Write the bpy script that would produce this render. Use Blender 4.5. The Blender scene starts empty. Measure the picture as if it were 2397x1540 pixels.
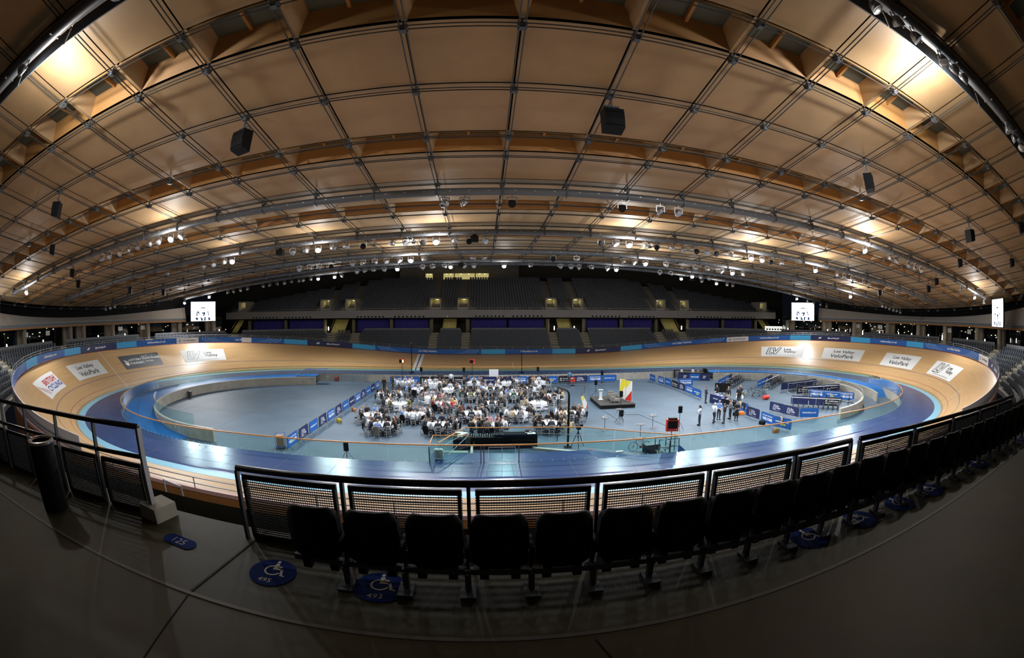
import bpy, math, random
import numpy as np
from mathutils import Vector, Matrix
C = bpy.context.scene.collection
PI = math.pi
rnd = random.Random(11)
sin, cos, rad = math.sin, math.cos, math.radians

# ---------------------------------------------------------------- materials
_mats = {}
def mat(name, col, rough=.6, metal=0., spec=.5, noise=0., nscale=4., emit=0., coat=0., bump=0., stretch=None, col2=None):
    if name in _mats: return _mats[name]
    m = bpy.data.materials.new(name); m.use_nodes = True
    nt = m.node_tree; b = nt.nodes['Principled BSDF']
    b.inputs['Base Color'].default_value = (*col, 1); b.inputs['Roughness'].default_value = rough
    b.inputs['Metallic'].default_value = metal; b.inputs['Specular IOR Level'].default_value = spec
    b.inputs['Coat Weight'].default_value = coat; b.inputs['Coat Roughness'].default_value = .15
    if emit:
        b.inputs['Emission Color'].default_value = (*col, 1); b.inputs['Emission Strength'].default_value = emit
    if noise or bump:
        tc = nt.nodes.new('ShaderNodeTexCoord'); mp = nt.nodes.new('ShaderNodeMapping'); n = nt.nodes.new('ShaderNodeTexNoise')
        if stretch: mp.inputs['Scale'].default_value = stretch
        n.inputs['Scale'].default_value = nscale; n.inputs['Detail'].default_value = 5
        nt.links.new(tc.outputs['Object'], mp.inputs['Vector']); nt.links.new(mp.outputs['Vector'], n.inputs['Vector'])
        if noise:
            r = nt.nodes.new('ShaderNodeValToRGB')
            c1 = [max(0, x * (1 - noise)) for x in col]; c2 = col2 or [min(1, x * (1 + noise)) for x in col]
            r.color_ramp.elements[0].position = .3; r.color_ramp.elements[1].position = .7
            r.color_ramp.elements[0].color = (*c1, 1); r.color_ramp.elements[1].color = (*c2, 1)
            nt.links.new(n.outputs['Fac'], r.inputs['Fac']); nt.links.new(r.outputs['Color'], b.inputs['Base Color'])
        if bump:
            bp = nt.nodes.new('ShaderNodeBump'); bp.inputs['Strength'].default_value = bump; bp.inputs['Distance'].default_value = .02
            nt.links.new(n.outputs['Fac'], bp.inputs['Height']); nt.links.new(bp.outputs['Normal'], b.inputs['Normal'])
    _mats[name] = m
    return m
def emat(name, col, s):
    if name in _mats: return _mats[name]
    m = bpy.data.materials.new(name); m.use_nodes = True; nt = m.node_tree; nt.nodes.clear()
    e = nt.nodes.new('ShaderNodeEmission'); e.inputs[0].default_value = (*col, 1); e.inputs[1].default_value = s
    o = nt.nodes.new('ShaderNodeOutputMaterial'); nt.links.new(e.outputs[0], o.inputs[0]); _mats[name] = m
    return m
def glassmat(name, tint, refl=.1, rough=.02):
    m = bpy.data.materials.new(name); m.use_nodes = True; nt = m.node_tree; nt.nodes.clear()
    t = nt.nodes.new('ShaderNodeBsdfTransparent'); t.inputs[0].default_value = (*tint, 1)
    g = nt.nodes.new('ShaderNodeBsdfGlossy'); g.inputs['Roughness'].default_value = rough
    f = nt.nodes.new('ShaderNodeFresnel'); f.inputs[0].default_value = 1.3
    a = nt.nodes.new('ShaderNodeMath'); a.operation = 'MULTIPLY_ADD'; a.inputs[1].default_value = .8; a.inputs[2].default_value = refl * .25; a.use_clamp = True
    x = nt.nodes.new('ShaderNodeMixShader'); o = nt.nodes.new('ShaderNodeOutputMaterial')
    nt.links.new(f.outputs[0], a.inputs[0]); nt.links.new(a.outputs[0], x.inputs[0]); nt.links.new(t.outputs[0], x.inputs[1]); nt.links.new(g.outputs[0], x.inputs[2]); nt.links.new(x.outputs[0], o.inputs[0])
    return m
def woodtrack():
    m = bpy.data.materials.new('track_timber'); m.use_nodes = True; nt = m.node_tree; b = nt.nodes['Principled BSDF']
    u = nt.nodes.new('ShaderNodeUVMap'); mp = nt.nodes.new('ShaderNodeMapping'); mp.inputs['Scale'].default_value = (.09, 9, 1)
    n = nt.nodes.new('ShaderNodeTexNoise'); n.inputs['Scale'].default_value = 3; n.inputs['Detail'].default_value = 6
    r = nt.nodes.new('ShaderNodeValToRGB'); e = r.color_ramp.elements
    e[0].position = .3; e[0].color = (.46, .265, .105, 1); e[1].position = .72; e[1].color = (.72, .47, .24, 1)
    nt.links.new(u.outputs[0], mp.inputs[0]); nt.links.new(mp.outputs[0], n.inputs[0]); nt.links.new(n.outputs[0], r.inputs[0]); nt.links.new(r.outputs[0], b.inputs['Base Color'])
    b.inputs['Roughness'].default_value = .34; b.inputs['Specular IOR Level'].default_value = .5
    return m
M = dict(
  wood=woodtrack(),
  cote=mat('light_blue_band_paint', (.24, .50, .66), .4), cote_green=mat('green_band_paint', (.30, .27, .12), .45),
  apron=mat('safety_zone_blue_rubber', (.034, .064, .175), .27, noise=.12, nscale=.6), bright=mat('ramp_bright_blue_rubber', (.012, .14, .43), .45, noise=.1, nscale=.5),
  infield=mat('infield_blue_grey_sports_floor', (.056, .092, .132), .6, noise=.14, nscale=.35, col2=(.066, .105, .148)),
  line=mat('infield_joint_line', (.05, .08, .12), .6), redline=mat('red_line_paint', (.35, .03, .03), .5), blackline=mat('black_line_paint', (.03, .03, .04), .5), blueline=mat('blue_line_paint', (.05, .08, .2), .5),
  white=mat('white_paint', (.8, .8, .78), .5), offwhite=mat('pale_board_back', (.75, .66, .64), .5),
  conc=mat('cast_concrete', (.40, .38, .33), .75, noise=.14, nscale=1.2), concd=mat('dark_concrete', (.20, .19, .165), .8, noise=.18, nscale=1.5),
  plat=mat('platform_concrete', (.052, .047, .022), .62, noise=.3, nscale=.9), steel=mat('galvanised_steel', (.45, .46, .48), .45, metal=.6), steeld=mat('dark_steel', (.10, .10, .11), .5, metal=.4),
  black=mat('black_plastic', (.004, .004, .0045), .6, spec=.2), soft=mat('black_fabric', (.01, .01, .012), .95, spec=.1), blackrail=mat('black_painted_rail', (.02, .018, .018), .35),
  gold=mat('timber_handrail', (.62, .30, .09), .4), fix=mat('glass_fixing', (.7, .72, .72), .3, metal=.5),
  glass=glassmat('green_tinted_glass', (.66, .86, .85)), paneglass=glassmat('concourse_glass', (.55, .70, .68), .2),
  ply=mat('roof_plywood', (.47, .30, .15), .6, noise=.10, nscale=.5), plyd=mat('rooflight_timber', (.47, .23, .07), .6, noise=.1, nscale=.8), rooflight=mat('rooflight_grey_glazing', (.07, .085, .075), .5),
  cable=mat('roof_cable_steel', (.055, .055, .05), .5, metal=.3), clamp=mat('cable_clamp_steel', (.10, .105, .11), .5, metal=.3),
  gantry=mat('gantry_grey_paint', (.13, .14, .155), .5, metal=.2), lining=mat('fabric_lining', (.42, .39, .35), .8), fascia=mat('balcony_fascia_panel', (.30, .285, .27), .65),
  seat=mat('grey_blue_seat_plastic', (.052, .063, .08), .5), curtain=mat('purple_blue_curtain', (.045, .035, .27), .85, noise=.2, nscale=3), navy=mat('navy_print', (.012, .022, .10), .5), blue=mat('blue_print', (.012, .11, .43), .5),
  lblue=mat('light_blue_print', (.05, .40, .75), .5), blackp=mat('black_print', (.01, .01, .018), .5), swirl=mat('pale_blue_print', (.35, .6, .85), .5), text=mat('white_print', (.85, .85, .85), .5), textk=mat('black_lettering', (.02, .02, .022), .5),
  textfaint=mat('soft_blue_lettering', (.25, .55, .85), .5), yellow=mat('yellow_print', (.85, .72, .02), .5), red=mat('red_print', (.6, .03, .02), .5), orange=mat('orange_plastic', (.8, .22, .02), .5), green=mat('green_sign', (.0, .22, .09), .5),
  redb=mat('british_red_print', (.45, .02, .04), .5), blueb=mat('deep_blue_print', (.03, .06, .35), .5), lotto=mat('charcoal_print', (.045, .05, .055), .5),
  silver=mat('silver_chair_paint', (.50, .52, .53), .4, metal=.25), cloth=mat('white_tablecloth', (.72, .75, .82), .8), china=mat('white_china', (.85, .85, .83), .25), tumbler=mat('clear_glassware', (.7, .75, .76), .15), bottle=mat('dark_bottle_glass', (.03, .05, .035), .15),
  brown=mat('track_outer_plywood', (.33, .13, .03), .6, noise=.15, nscale=2), pink=mat('pink_capping', (.62, .36, .33), .5), grey=mat('grey_fabric', (.19, .18, .165), .9), stage=mat('stage_carpet', (.035, .032, .03), .9),
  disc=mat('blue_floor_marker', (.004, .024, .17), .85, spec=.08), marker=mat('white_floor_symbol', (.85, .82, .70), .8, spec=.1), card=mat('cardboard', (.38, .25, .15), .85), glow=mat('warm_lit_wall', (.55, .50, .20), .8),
  screen=emat('screen_white_light', (1, 1, 1), 3.0), lampon=emat('lamp_lit_lens', (.93, .97, 1), 60.), lampdim=mat('lamp_unlit_lens', (.55, .57, .6), .15, metal=.4), lamph=mat('lamp_silver_housing', (.42, .42, .43), .3, metal=.8),
  bollard=emat('bollard_light_tube', (1, .9, .8), 14.), warm=emat('warm_ceiling_lamp', (1, .85, .4), 2.6), citylight=emat('city_light', (1, .75, .45), 5.), night=mat('night_outside', (.004, .007, .012), .9), rimglow=mat('steel_rim', (.6, .6, .62), .2, metal=.9),
  flag_yellow=mat('flag_yellow', (.78, .66, .02), .6))

# ---------------------------------------------------------------- mesh builder
class MB:
    def __init__(s): s.v = []; s.f = []; s.m = []; s.uv = None
    def face(s, pts, mi=0):
        b = len(s.v); s.v += [tuple(p) for p in pts]; s.f.append(tuple(range(b, b + len(pts)))); s.m.append(mi); return s
    def box(s, c, d, rz=0., mi=0, rot=None):
        R = rot if rot is not None else Matrix.Rotation(rz, 3, 'Z'); c = Vector(c); b = len(s.v)
        for x, y, z in ((-1,-1,-1),(1,-1,-1),(1,1,-1),(-1,1,-1),(-1,-1,1),(1,-1,1),(1,1,1),(-1,1,1)):
            s.v.append(tuple(c + R @ Vector((x*d[0]/2, y*d[1]/2, z*d[2]/2))))
        for q in ((0,3,2,1),(4,5,6,7),(0,1,5,4),(1,2,6,5),(2,3,7,6),(3,0,4,7)): s.f.append(tuple(b+i for i in q)); s.m.append(mi)
        return s
    def bar(s, p, q, w, h, mi=0):
        p, q = Vector(p), Vector(q); d = q - p; L = d.length
        if L < 1e-6: return s
        z = d / L; up = Vector((0,0,1)) if abs(z.z) < .95 else Vector((1,0,0)); x = z.cross(up).normalized(); y = x.cross(z)
        return s.box((p+q)/2, (w, h, L), mi=mi, rot=Matrix((x, y, z)).transposed())
    def tube(s, pts, r, n=6, mi=0, closed=False, cap=True):
        P = [Vector(p) for p in pts]; k = len(P); rr = r if isinstance(r, (list, tuple)) else [r]*k; b = len(s.v); prev = None
        for i, p in enumerate(P):
            a = P[(i-1) % k] if closed or i else p; c = P[(i+1) % k] if closed or i < k-1 else p
            t = (c - a); t = t.normalized() if t.length > 1e-9 else Vector((0,0,1))
            if prev is None:
                up = Vector((0,0,1)) if abs(t.z) < .9 else Vector((1,0,0)); x = t.cross(up).normalized()
            else:
                x = (prev - t * prev.dot(t)); x = x.normalized() if x.length > 1e-6 else t.orthogonal().normalized()
            prev = x; y = t.cross(x)
            for j in range(n):
                a_ = 2*PI*j/n + PI/n; s.v.append(tuple(p + (x*cos(a_) + y*sin(a_)) * rr[i]))
        for i in range(k if closed else k-1):
            for j in range(n):
                i2 = (i+1) % k; s.f.append((b+i*n+j, b+i*n+(j+1)%n, b+i2*n+(j+1)%n, b+i2*n+j)); s.m.append(mi)
        if cap and not closed:
            s.f.append(tuple(b+j for j in range(n))[::-1]); s.m.append(mi); s.f.append(tuple(b+(k-1)*n+j for j in range(n))); s.m.append(mi)
        return s
    def lathe(s, prof, n=16, c=(0,0,0), mi=0, axis=None):
        R = axis or Matrix.Identity(3); c = Vector(c); b = len(s.v)
        for r, z in prof:
            for j in range(n): s.v.append(tuple(c + R @ Vector((r*cos(2*PI*j/n), r*sin(2*PI*j/n), z))))
        for i in range(len(prof)-1):
            for j in range(n): s.f.append((b+i*n+j, b+i*n+(j+1)%n, b+(i+1)*n+(j+1)%n, b+(i+1)*n+j)); s.m.append(mi)
        if prof[0][0] > 1e-5: s.f.append(tuple(b+j for j in range(n))[::-1]); s.m.append(mi)
        if prof[-1][0] > 1e-5: s.f.append(tuple(b+(len(prof)-1)*n+j for j in range(n))); s.m.append(mi)
        return s
    def prism(s, poly, z0, z1, mi=0):
        n = len(poly); b = len(s.v)
        s.v += [(x, y, z0) for x, y in poly] + [(x, y, z1) for x, y in poly]
        s.f.append(tuple(b+i for i in range(n))[::-1]); s.m.append(mi); s.f.append(tuple(b+n+i for i in range(n))); s.m.append(mi)
        for i in range(n): s.f.append((b+i, b+(i+1)%n, b+n+(i+1)%n, b+n+i)); s.m.append(mi)
        return s
    def strip(s, A, B, mi=0, closed=False):
        n = len(A); b = len(s.v); s.v += [tuple(p) for p in A] + [tuple(p) for p in B]
        for i in range(n if closed else n-1):
            j = (i+1) % n; s.f.append((b+i, b+j, b+n+j, b+n+i)); s.m.append(mi)
        return s
    def sweep(s, rings, mi=0, closed=False, cap=True):
        """rings: list of equal cross-sections (lists of points)"""
        k = len(rings); n = len(rings[0]); b = len(s.v)
        for r in rings: s.v += [tuple(p) for p in r]
        for i in range(k if closed else k-1):
            for j in range(n):
                i2 = (i+1) % k; s.f.append((b+i*n+j, b+i*n+(j+1)%n, b+i2*n+(j+1)%n, b+i2*n+j)); s.m.append(mi)
        if cap and not closed:
            s.f.append(tuple(b+j for j in range(n))[::-1]); s.m.append(mi); s.f.append(tuple(b+(k-1)*n+j for j in range(n))); s.m.append(mi)
        return s
    def add(s, o, T=None, mi=None):
        b = len(s.v); s.v += [tuple(T @ Vector(p)) for p in o.v] if T is not None else o.v
        s.f += [tuple(b+i for i in f) for f in o.f]; s.m += o.m if mi is None else [mi]*len(o.m); return s
    def mesh(s, name, mats, smooth=False):
        me = bpy.data.meshes.new(name); me.from_pydata(s.v, [], s.f)
        for x in (mats if isinstance(mats, (list, tuple)) else [mats]): me.materials.append(x)
        me.polygons.foreach_set('material_index', s.m)
        if s.uv is not None:
            ul = me.uv_layers.new(name='UVMap'); idx = np.empty(len(me.loops), dtype=np.int32); me.loops.foreach_get('vertex_index', idx)
            ul.data.foreach_set('uv', np.asarray(s.uv, dtype=np.float32)[idx].ravel())
        if smooth: me.shade_smooth()
        me.update(); return me
    def build(s, name, mats, parent=None, smooth=False, loc=None):
        return obj(name, s.mesh(name, mats, smooth), parent, loc)
def obj(name, me, parent=None, loc=None, rz=None):
    o = bpy.data.objects.new(name, me); C.objects.link(o)
    if parent is not None: o.parent = parent
    if loc is not None: o.location = loc
    if rz is not None: o.rotation_euler = (0, 0, rz)
    return o
def tag(o, label=None, cat=None, group=None, kind=None):
    if label: o['label'] = label
    if cat: o['category'] = cat
    if group: o['group'] = group
    if kind: o['kind'] = kind
    return o
def struct(o): o['kind'] = 'structure'; return o
def thing(name, label, cat, loc=(0,0,0), rz=0., group=None):
    return tag(obj(name, None, None, loc, rz), label, cat, group)
kids = {}
def dup(r, loc=None, rz=None, label=None, group=None, parent=None):
    c = r.copy(); C.objects.link(c)
    if parent is not None: c.parent = parent
    if loc is not None: c.location = loc
    if rz is not None: c.rotation_euler = (0, 0, rz)
    if label: c['label'] = label
    if group: c['group'] = group
    for k in r.children: dup(k, parent=c)
    return c
ORD = 'first second third fourth fifth sixth seventh eighth ninth tenth eleventh twelfth thirteenth fourteenth fifteenth sixteenth seventeenth eighteenth nineteenth twentieth'.split()
def ordw(i):
    if i < 20: return ORD[i]
    t = {2: 'twenty', 3: 'thirty', 4: 'forty'}[(i+1)//10]
    return (t[:-1] + 'ieth') if (i+1) % 10 == 0 else t + '-' + ORD[(i+1) % 10 - 1]
# ---------------------------------------------------------------- lettering: flat outlines turned into mesh
_txt = {}
def textgeo(body, size=1., bold=0., shear=0., maxedge=None):
    key = (body, bold, shear)
    if key not in _txt:
        cu = bpy.data.curves.new('t', 'FONT'); cu.body = body; cu.align_x = 'CENTER'; cu.align_y = 'CENTER'; cu.size = 1; cu.offset = bold; cu.shear = shear; cu.resolution_u = 2
        o = bpy.data.objects.new('t', cu); C.objects.link(o); dg = bpy.context.evaluated_depsgraph_get(); dg.update()
        me = bpy.data.meshes.new_from_object(o.evaluated_get(dg))
        V = [(v.co.x, v.co.y) for v in me.vertices]; F = [tuple(p.vertices) for p in me.polygons]
        bpy.data.objects.remove(o); bpy.data.meshes.remove(me); bpy.data.curves.remove(cu)
        if V:
            xs = [v[0] for v in V]; ys = [v[1] for v in V]; cx, cy = (min(xs)+max(xs))/2, (min(ys)+max(ys))/2; V = [(x-cx, y-cy) for x, y in V]; w = max(xs)-min(xs); h = max(ys)-min(ys)
        else: w = h = 1
        _txt[key] = (V, F, w, h)
    return _txt[key]
def put_text(mb, body, fn, width=None, height=None, bold=.02, shear=0., mi=0, at=(0, 0)):
    """fn maps flat (u, v) metres to a 3-D point"""
    V, F, w, h = textgeo(body, 1, bold, shear)
    k = width / w if width else height / h
    if width and height: k = min(k, height / h)
    b = len(mb.v); mb.v += [tuple(fn(at[0] + x*k, at[1] + y*k)) for x, y in V]
    for f in F: mb.f.append(tuple(b+i for i in f)); mb.m.append(mi)
    return mb
def put_poly(mb, pts, fn, mi=0):
    return mb.face([fn(*p) for p in pts], mi)
def lv_logo(mb, fn, at, s, mi=0, w=.06):
    """outlined slanted L and V letters"""
    def seg(a, b):
        dx, dy = b[0]-a[0], b[1]-a[1]; L = math.hypot(dx, dy); nx, ny = -dy/L*w/2, dx/L*w/2
        put_poly(mb, [(at[0]+(a[0]+nx)*s, at[1]+(a[1]+ny)*s), (at[0]+(b[0]+nx)*s, at[1]+(b[1]+ny)*s), (at[0]+(b[0]-nx)*s, at[1]+(b[1]-ny)*s), (at[0]+(a[0]-nx)*s, at[1]+(a[1]-ny)*s)], fn, mi)
    Lp = [(-.55,-.5),(-.30,.5),(-.10,.5),(-.28,-.28),(.05,-.28),(.0,-.5)]
    Vp = [(.18,-.5),(.05,.5),(.24,.5),(.30,-.1),(.62,.5),(.82,.5),(.36,-.5)]
    for p in (Lp, Vp):
        for i in range(len(p)): seg(p[i], p[(i+1) % len(p)])
# ---------------------------------------------------------------- the track's base curve (origin = centre of the infield, z = 0 on the safety zone)
S_, T_, R_ = 20.16, 12.24, 22.9
W_, B0, B1, UA, UB = 7.22, rad(13.43), rad(36.75), 9.55, 51.81
def _curve():
    arc = (PI/2 - T_/(2*R_)) * R_; L = S_ + T_ + arc; uu = np.linspace(0, L, 900)
    v = np.clip(uu - S_, 0, T_); h = v*v/(2*R_*T_) + np.clip(uu - S_ - T_, 0, None)/R_
    x = np.r_[0, np.cumsum((np.cos(h[1:]) + np.cos(h[:-1]))/2*np.diff(uu))]; y = np.r_[0, np.cumsum((np.sin(h[1:]) + np.sin(h[:-1]))/2*np.diff(uu))]
    q = np.stack([x, y - y[-1]], 1); hh = h
    c = np.concatenate([q, (q*[1,-1])[::-1][1:], (-q)[1:], (q*[-1,1])[::-1][1:]])
    hd = np.concatenate([hh, (PI - hh)[::-1][1:], (PI + hh)[1:], (2*PI - hh)[::-1][1:]])
    s = np.r_[0, np.cumsum(np.hypot(*np.diff(c, axis=0).T))]
    return c, hd, s
CRV, HDG, ARC = _curve(); PER = float(ARC[-1]); QP = PER/4
def base(s):
    s = s % PER
    return float(np.interp(s, ARC, CRV[:, 0])), float(np.interp(s, ARC, CRV[:, 1])), float(np.interp(s, ARC, HDG))
def bank(s):
    u = s % (2*QP); u = min(u, 2*QP - u); t = min(1, max(0, (u - UA)/(UB - UA))); t = t*t*(3 - 2*t)
    b = B0 + (B1 - B0)*t; d = min(s % PER, PER - s % PER); m = rad(19.5) if d < 34 else 0   # the near straight lies a little steeper
    return b if not m else .5*(b + m + math.sqrt((b - m)**2 + .0025))*min(1, max(0, (34 - d)/8)) + b*(1 - min(1, max(0, (34 - d)/8)))
def off(s, d, z=0.):
    """plan offset d outward from the base curve"""
    x, y, h = base(s); return Vector((x + sin(h)*d, y - cos(h)*d, z))
def surf(s, v, lift=0.):
    x, y, h = base(s); b = bank(s); nx, ny = sin(h), -cos(h); r = v*cos(b) - lift*sin(b)
    return Vector((x + nx*r, y + ny*r, v*sin(b) + lift*cos(b)))
def rim(s, dz=0., out=0.):
    x, y, h = base(s); b = bank(s); r = W_*cos(b) + out
    return Vector((x + sin(h)*r, y - cos(h)*r, W_*sin(b) + dz))
def srange(a, b, step=1.):
    n = max(2, int(abs(b - a)/step) + 1); return [a + (b - a)*i/(n - 1) for i in range(n)]
LOOP = [PER*i/300 for i in range(300)]
def s_of(x, y):
    k = int(np.hypot(CRV[:, 0] - x, CRV[:, 1] - y).argmin()); return float(ARC[k])
SL, SR = 3*QP, QP   # left and right bend apex

# ---------------------------------------------------------------- timber track
mb = MB(); nv = 10; uv = []
for i in range(301):
    s = PER*i/300
    for j in range(nv + 1): mb.v.append(tuple(surf(s, W_*j/nv))); uv.append((s, W_*j/nv))
for i in range(300):
    for j in range(nv): a = i*(nv+1) + j; mb.f.append((a, a+nv+1, a+nv+2, a+1)); mb.m.append(0)
mb.uv = uv
track = struct(mb.build('floor_track', M['wood'], smooth=True))
def line_strip(name, v0, v1, m, s0=0, s1=PER, lift=.006):
    ss = srange(s0, s1, .8); return MB().strip([surf(s, v0, lift) for s in ss], [surf(s, v1, lift) for s in ss]).build(name, m, track)
line_strip('black_line', .20, .25, M['blackline']); line_strip('red_line', .88, .93, M['redline']); line_strip('blue_line', 2.42, 2.48, M['blueline'])
line_strip('top_red_line', W_-.07, W_-.005, M['redline'], lift=.012)
line_strip('green_band', .0, .14, M['cote_green'])
mb = MB()
for ds in (139.5 - .62, 139.5 + .02): mb.strip([surf(ds+.0, v, .009) for v in (0, 2, 4, 6, 7.1)], [surf(ds+.48, v, .009) for v in (0, 2, 4, 6, 7.1)])
mb.build('finish_line', M['white'], track)
MB().strip([surf(139.5-.14+.0, v, .01) for v in (0, 3.5, 7.1)], [surf(139.5+.02, v, .01) for v in (0, 3.5, 7.1)]).build('finish_line_centre', M['blackline'], track)
for s, v0, v1 in ((188.85, -.1, 7.1), (40.05, 0, 3.4), (124.75, .7, 3.7)):
    MB().strip([surf(s, v0 + (v1-v0)*k/6, .008) for k in range(7)], [surf(s+.07, v0 + (v1-v0)*k/6, .008) for k in range(7)]).build('pursuit_line', M['white'], track)
# outer skirt of the track
mb = MB(); mb.strip([rim(s, -.12, .16) for s in LOOP], [rim(s, .03, .16) for s in LOOP], 1, True); mb.strip([rim(s, .03, .16) for s in LOOP], [rim(s, .03, 0) for s in LOOP], 1, True)
mb.strip([Vector((*rim(s, 0, .14)[:2], -1.2)) for s in LOOP], [rim(s, -.1, .14) for s in LOOP], 0, True)
struct(mb.build('wall_track_outer', [M['brown'], M['pink']]))

# ---------------------------------------------------------------- flat floors
def ring(name, d0, d1, z, m, s0=0., s1=None, z1=None):
    if s1 is None: ss = LOOP; cl = True
    else: ss = srange(s0, s1, .8); cl = False
    return struct(MB().strip([off(s, d0, z) for s in ss], [off(s, d1, z if z1 is None else z1) for s in ss], 0, cl).build(name, m))
ring('floor_light_blue_band', 0, -.8, 0, M['cote'])
ap = ring('floor_safety_zone', -.8, -5.1, 0, M['apron'])
IN = -5.1
mb = MB()
ssj = [i*PER/150 for i in range(150)]
for i, s in enumerate(ssj):
    if i % 2 == 0: a, b = off(s, -.9, .003), off(s, -5.0, .003); t = Vector((cos(base(s)[2]), sin(base(s)[2]), 0))*.012; mb.face([a-t, a+t, b+t, b-t])
for d in (-2.2, -3.6): mb.strip([off(s, d-.012, .003) for s in LOOP], [off(s, d+.012, .003) for s in LOOP], 0, True)
mb.build('joint_line', M['line'], ap)
mb = MB(); mb.face([off(s, IN+.05, -1) for s in LOOP]); fl = struct(mb.build('floor_infield', M['infield']))
mb = MB()
for x in range(-44, 45, 8): mb.box((x, 0, -.998), (.03, 34 - abs(x)*.35, .004))
for y in (-12, -4, 4, 12): mb.box((0, y, -.998), (72, .03, .004))
mb.build('joint_line', M['line'], fl)
struct(MB().strip([off(s, IN, -1.2) for s in LOOP], [off(s, IN, 0) for s in LOOP], 0, True).build('wall_infield_edge', M['conc']))
# ramps round both ends: bright blue ring between the balustrade and an inner parapet wall
def ramp(name, sa, sb, sc, d0, d1):
    ss = srange(sa, sc, .8); z = lambda s: -.02 if (s - sa)*(sb - sa) < (sb - sa)**2 and abs(s - sa) < abs(sb - sa) else -.02 - .97*abs(s - sb)/abs(sc - sb)
    struct(MB().strip([off(s, d0, z(s)) for s in ss], [off(s, d1, z(s)) for s in ss]).build(name, M['bright']))
ramp('floor_ramp_left', 153.5, 197.5, 219, IN-.02, -8.7)
ramp('floor_ramp_right', 95.4, 53, 51, IN-.02, -7.6)
def parapet(name, s0, s1, d, z0, z1, th=.28):
    ss = srange(s0, s1, .8)
    rings = [[off(s, d+th/2, z0), off(s, d+th/2, z1), off(s, d-th/2, z1), off(s, d-th/2, z0)] for s in ss]
    return struct(MB().sweep(rings).build(name, M['conc']))
wl = parapet('wall_ramp_left', 153.2, 223, -8.75, -1.05, .04)
wr = parapet('wall_ramp_right', 95.5, 61, -8.75, -1.05, .02)
wr2 = parapet('wall_bike_park', 61.2, 28.6, -9.9, -1.05, .02)
parapet('wall_trench_outer', 72, 47, -7.6, -1.05, .02, .2)
# left end: cross wall that ends the ramp, with portholes of light on the near wall
for wall, pts in ((wl, (208.5, 212.4, 216.2)), (wr2, (31.5, 35.2))):
    for s in pts:
        a = off(s, -8.75 + .15 if wall is wl else -9.9 + .15, -.45); x, y, h = base(s); n = Vector((sin(h), -cos(h), 0))
        MB().lathe([(.13, -.02), (.13, .03), (.09, .035), (.09, .01), (0, .01)], 14, (0,0,0), 0, n.to_track_quat('Z', 'Y').to_matrix()).build('wall_light', M['fix'], wall, loc=a)
def rail_line(name, pts, r, m, parent=None): return MB().tube(pts, r, 6).build(name, m, parent, smooth=True)
rl = thing('parapet_handrail', 'steel handrail on short posts along far parapet wall of the bike park', 'handrail')
rail_line('rail', [off(s, -8.75, .55) for s in srange(84, 61, 1)] + [off(s, -9.9, .5) for s in srange(60, 29, 1)], .025, M['steel'], rl)
for i, s in enumerate(srange(84, 61, 2.1)): MB().tube([off(s, -8.75, 0), off(s, -8.75, .56)], .02, 5).build('post', M['steel'], rl)
for i, s in enumerate(srange(60, 29, 2.1)): MB().tube([off(s, -9.9, 0), off(s, -9.9, .5)], .02, 5).build('post', M['steel'], rl)
gl = thing('parapet_glass_screen', 'frameless glass screen on the near end of left ramp wall', 'glass screen')
for i in range(9):
    s0, s1 = 199.5 + i*2.3, 199.5 + i*2.3 + 2.26; ss = srange(s0, s1, .6)
    MB().strip([off(s, -8.75, .03) for s in ss], [off(s, -8.75, 1.0) for s in ss]).build('glass_pane', M['glass'], gl)
rail_line('top_rail', [off(s, -8.75, 1.01) for s in srange(199.5, 220.2, .8)], .02, M['steel'], gl)
lr = thing('ramp_end_handrail', 'steel railing climbing from far left ramp wall towards infield exit', 'handrail')
rail_line('rail', [off(157.6, -8.0, .1), off(155.6, -8.0, .95), off(151, -8.0, 1.05)], .035, M['steel'], lr)
for s, z in ((156.6, .5), (155, .95), (153.4, 1.0), (151.2, 1.05)): MB().tube([off(s, -8, -.3), off(s, -8, z)], .03, 5).build('post', M['steel'], lr)
MB().strip([off(157.6, -8.1, .12), off(155.6, -8.1, .98), off(151, -8.1, 1.08)], [off(157.6, -7.2, .12), off(155.6, -7.2, .98), off(151, -7.2, 1.08)]).build('blue_canopy', M['blueline'], lr)
box = MB().box((0,0,.35), (.5,.35,.7)).box((0,0,.71), (.54,.39,.03)).build('equipment_cabinet', M['steeld']); tag(box, 'small grey cabinet standing against curved wall at left end of infield', 'cabinet'); box.location = (*off(185.6, -9.32)[:2], -1)

# ---------------------------------------------------------------- glass balustrade round the safety zone
bal = thing('glass_balustrade', 'curved glass balustrade with timber handrail round inner edge of blue safety zone', 'balustrade')
gaps = [(245.5, PER + 7.2)]   # straight part in front of the stair is built separately below
NP = 96; ds = PER/NP
for i in range(NP):
    s0 = i*ds; s1 = s0 + ds - .03; ss = srange(s0, s1, .65)
    MB().strip([off(s, -5.0, .0) for s in ss], [off(s, -5.0, 1.06) for s in ss]).build('glass_pane', M['glass'], bal)
MB().sweep([[off(s, -5.0-.035, 1.05), off(s, -5.0+.035, 1.05), off(s, -5.0+.03, 1.12), off(s, -5.0-.03, 1.12)] for s in LOOP], closed=True).build('handrail', M['gold'], bal)
mb = MB()
for i in range(NP):
    for k in range(4): p = off(i*ds + ds*(k+.5)/4, -4.98, .09); mb.box(p, (.05, .05, .05))
f = mb.build('glass_fixings', M['fix'], bal); f['kind'] = 'stuff'

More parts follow.
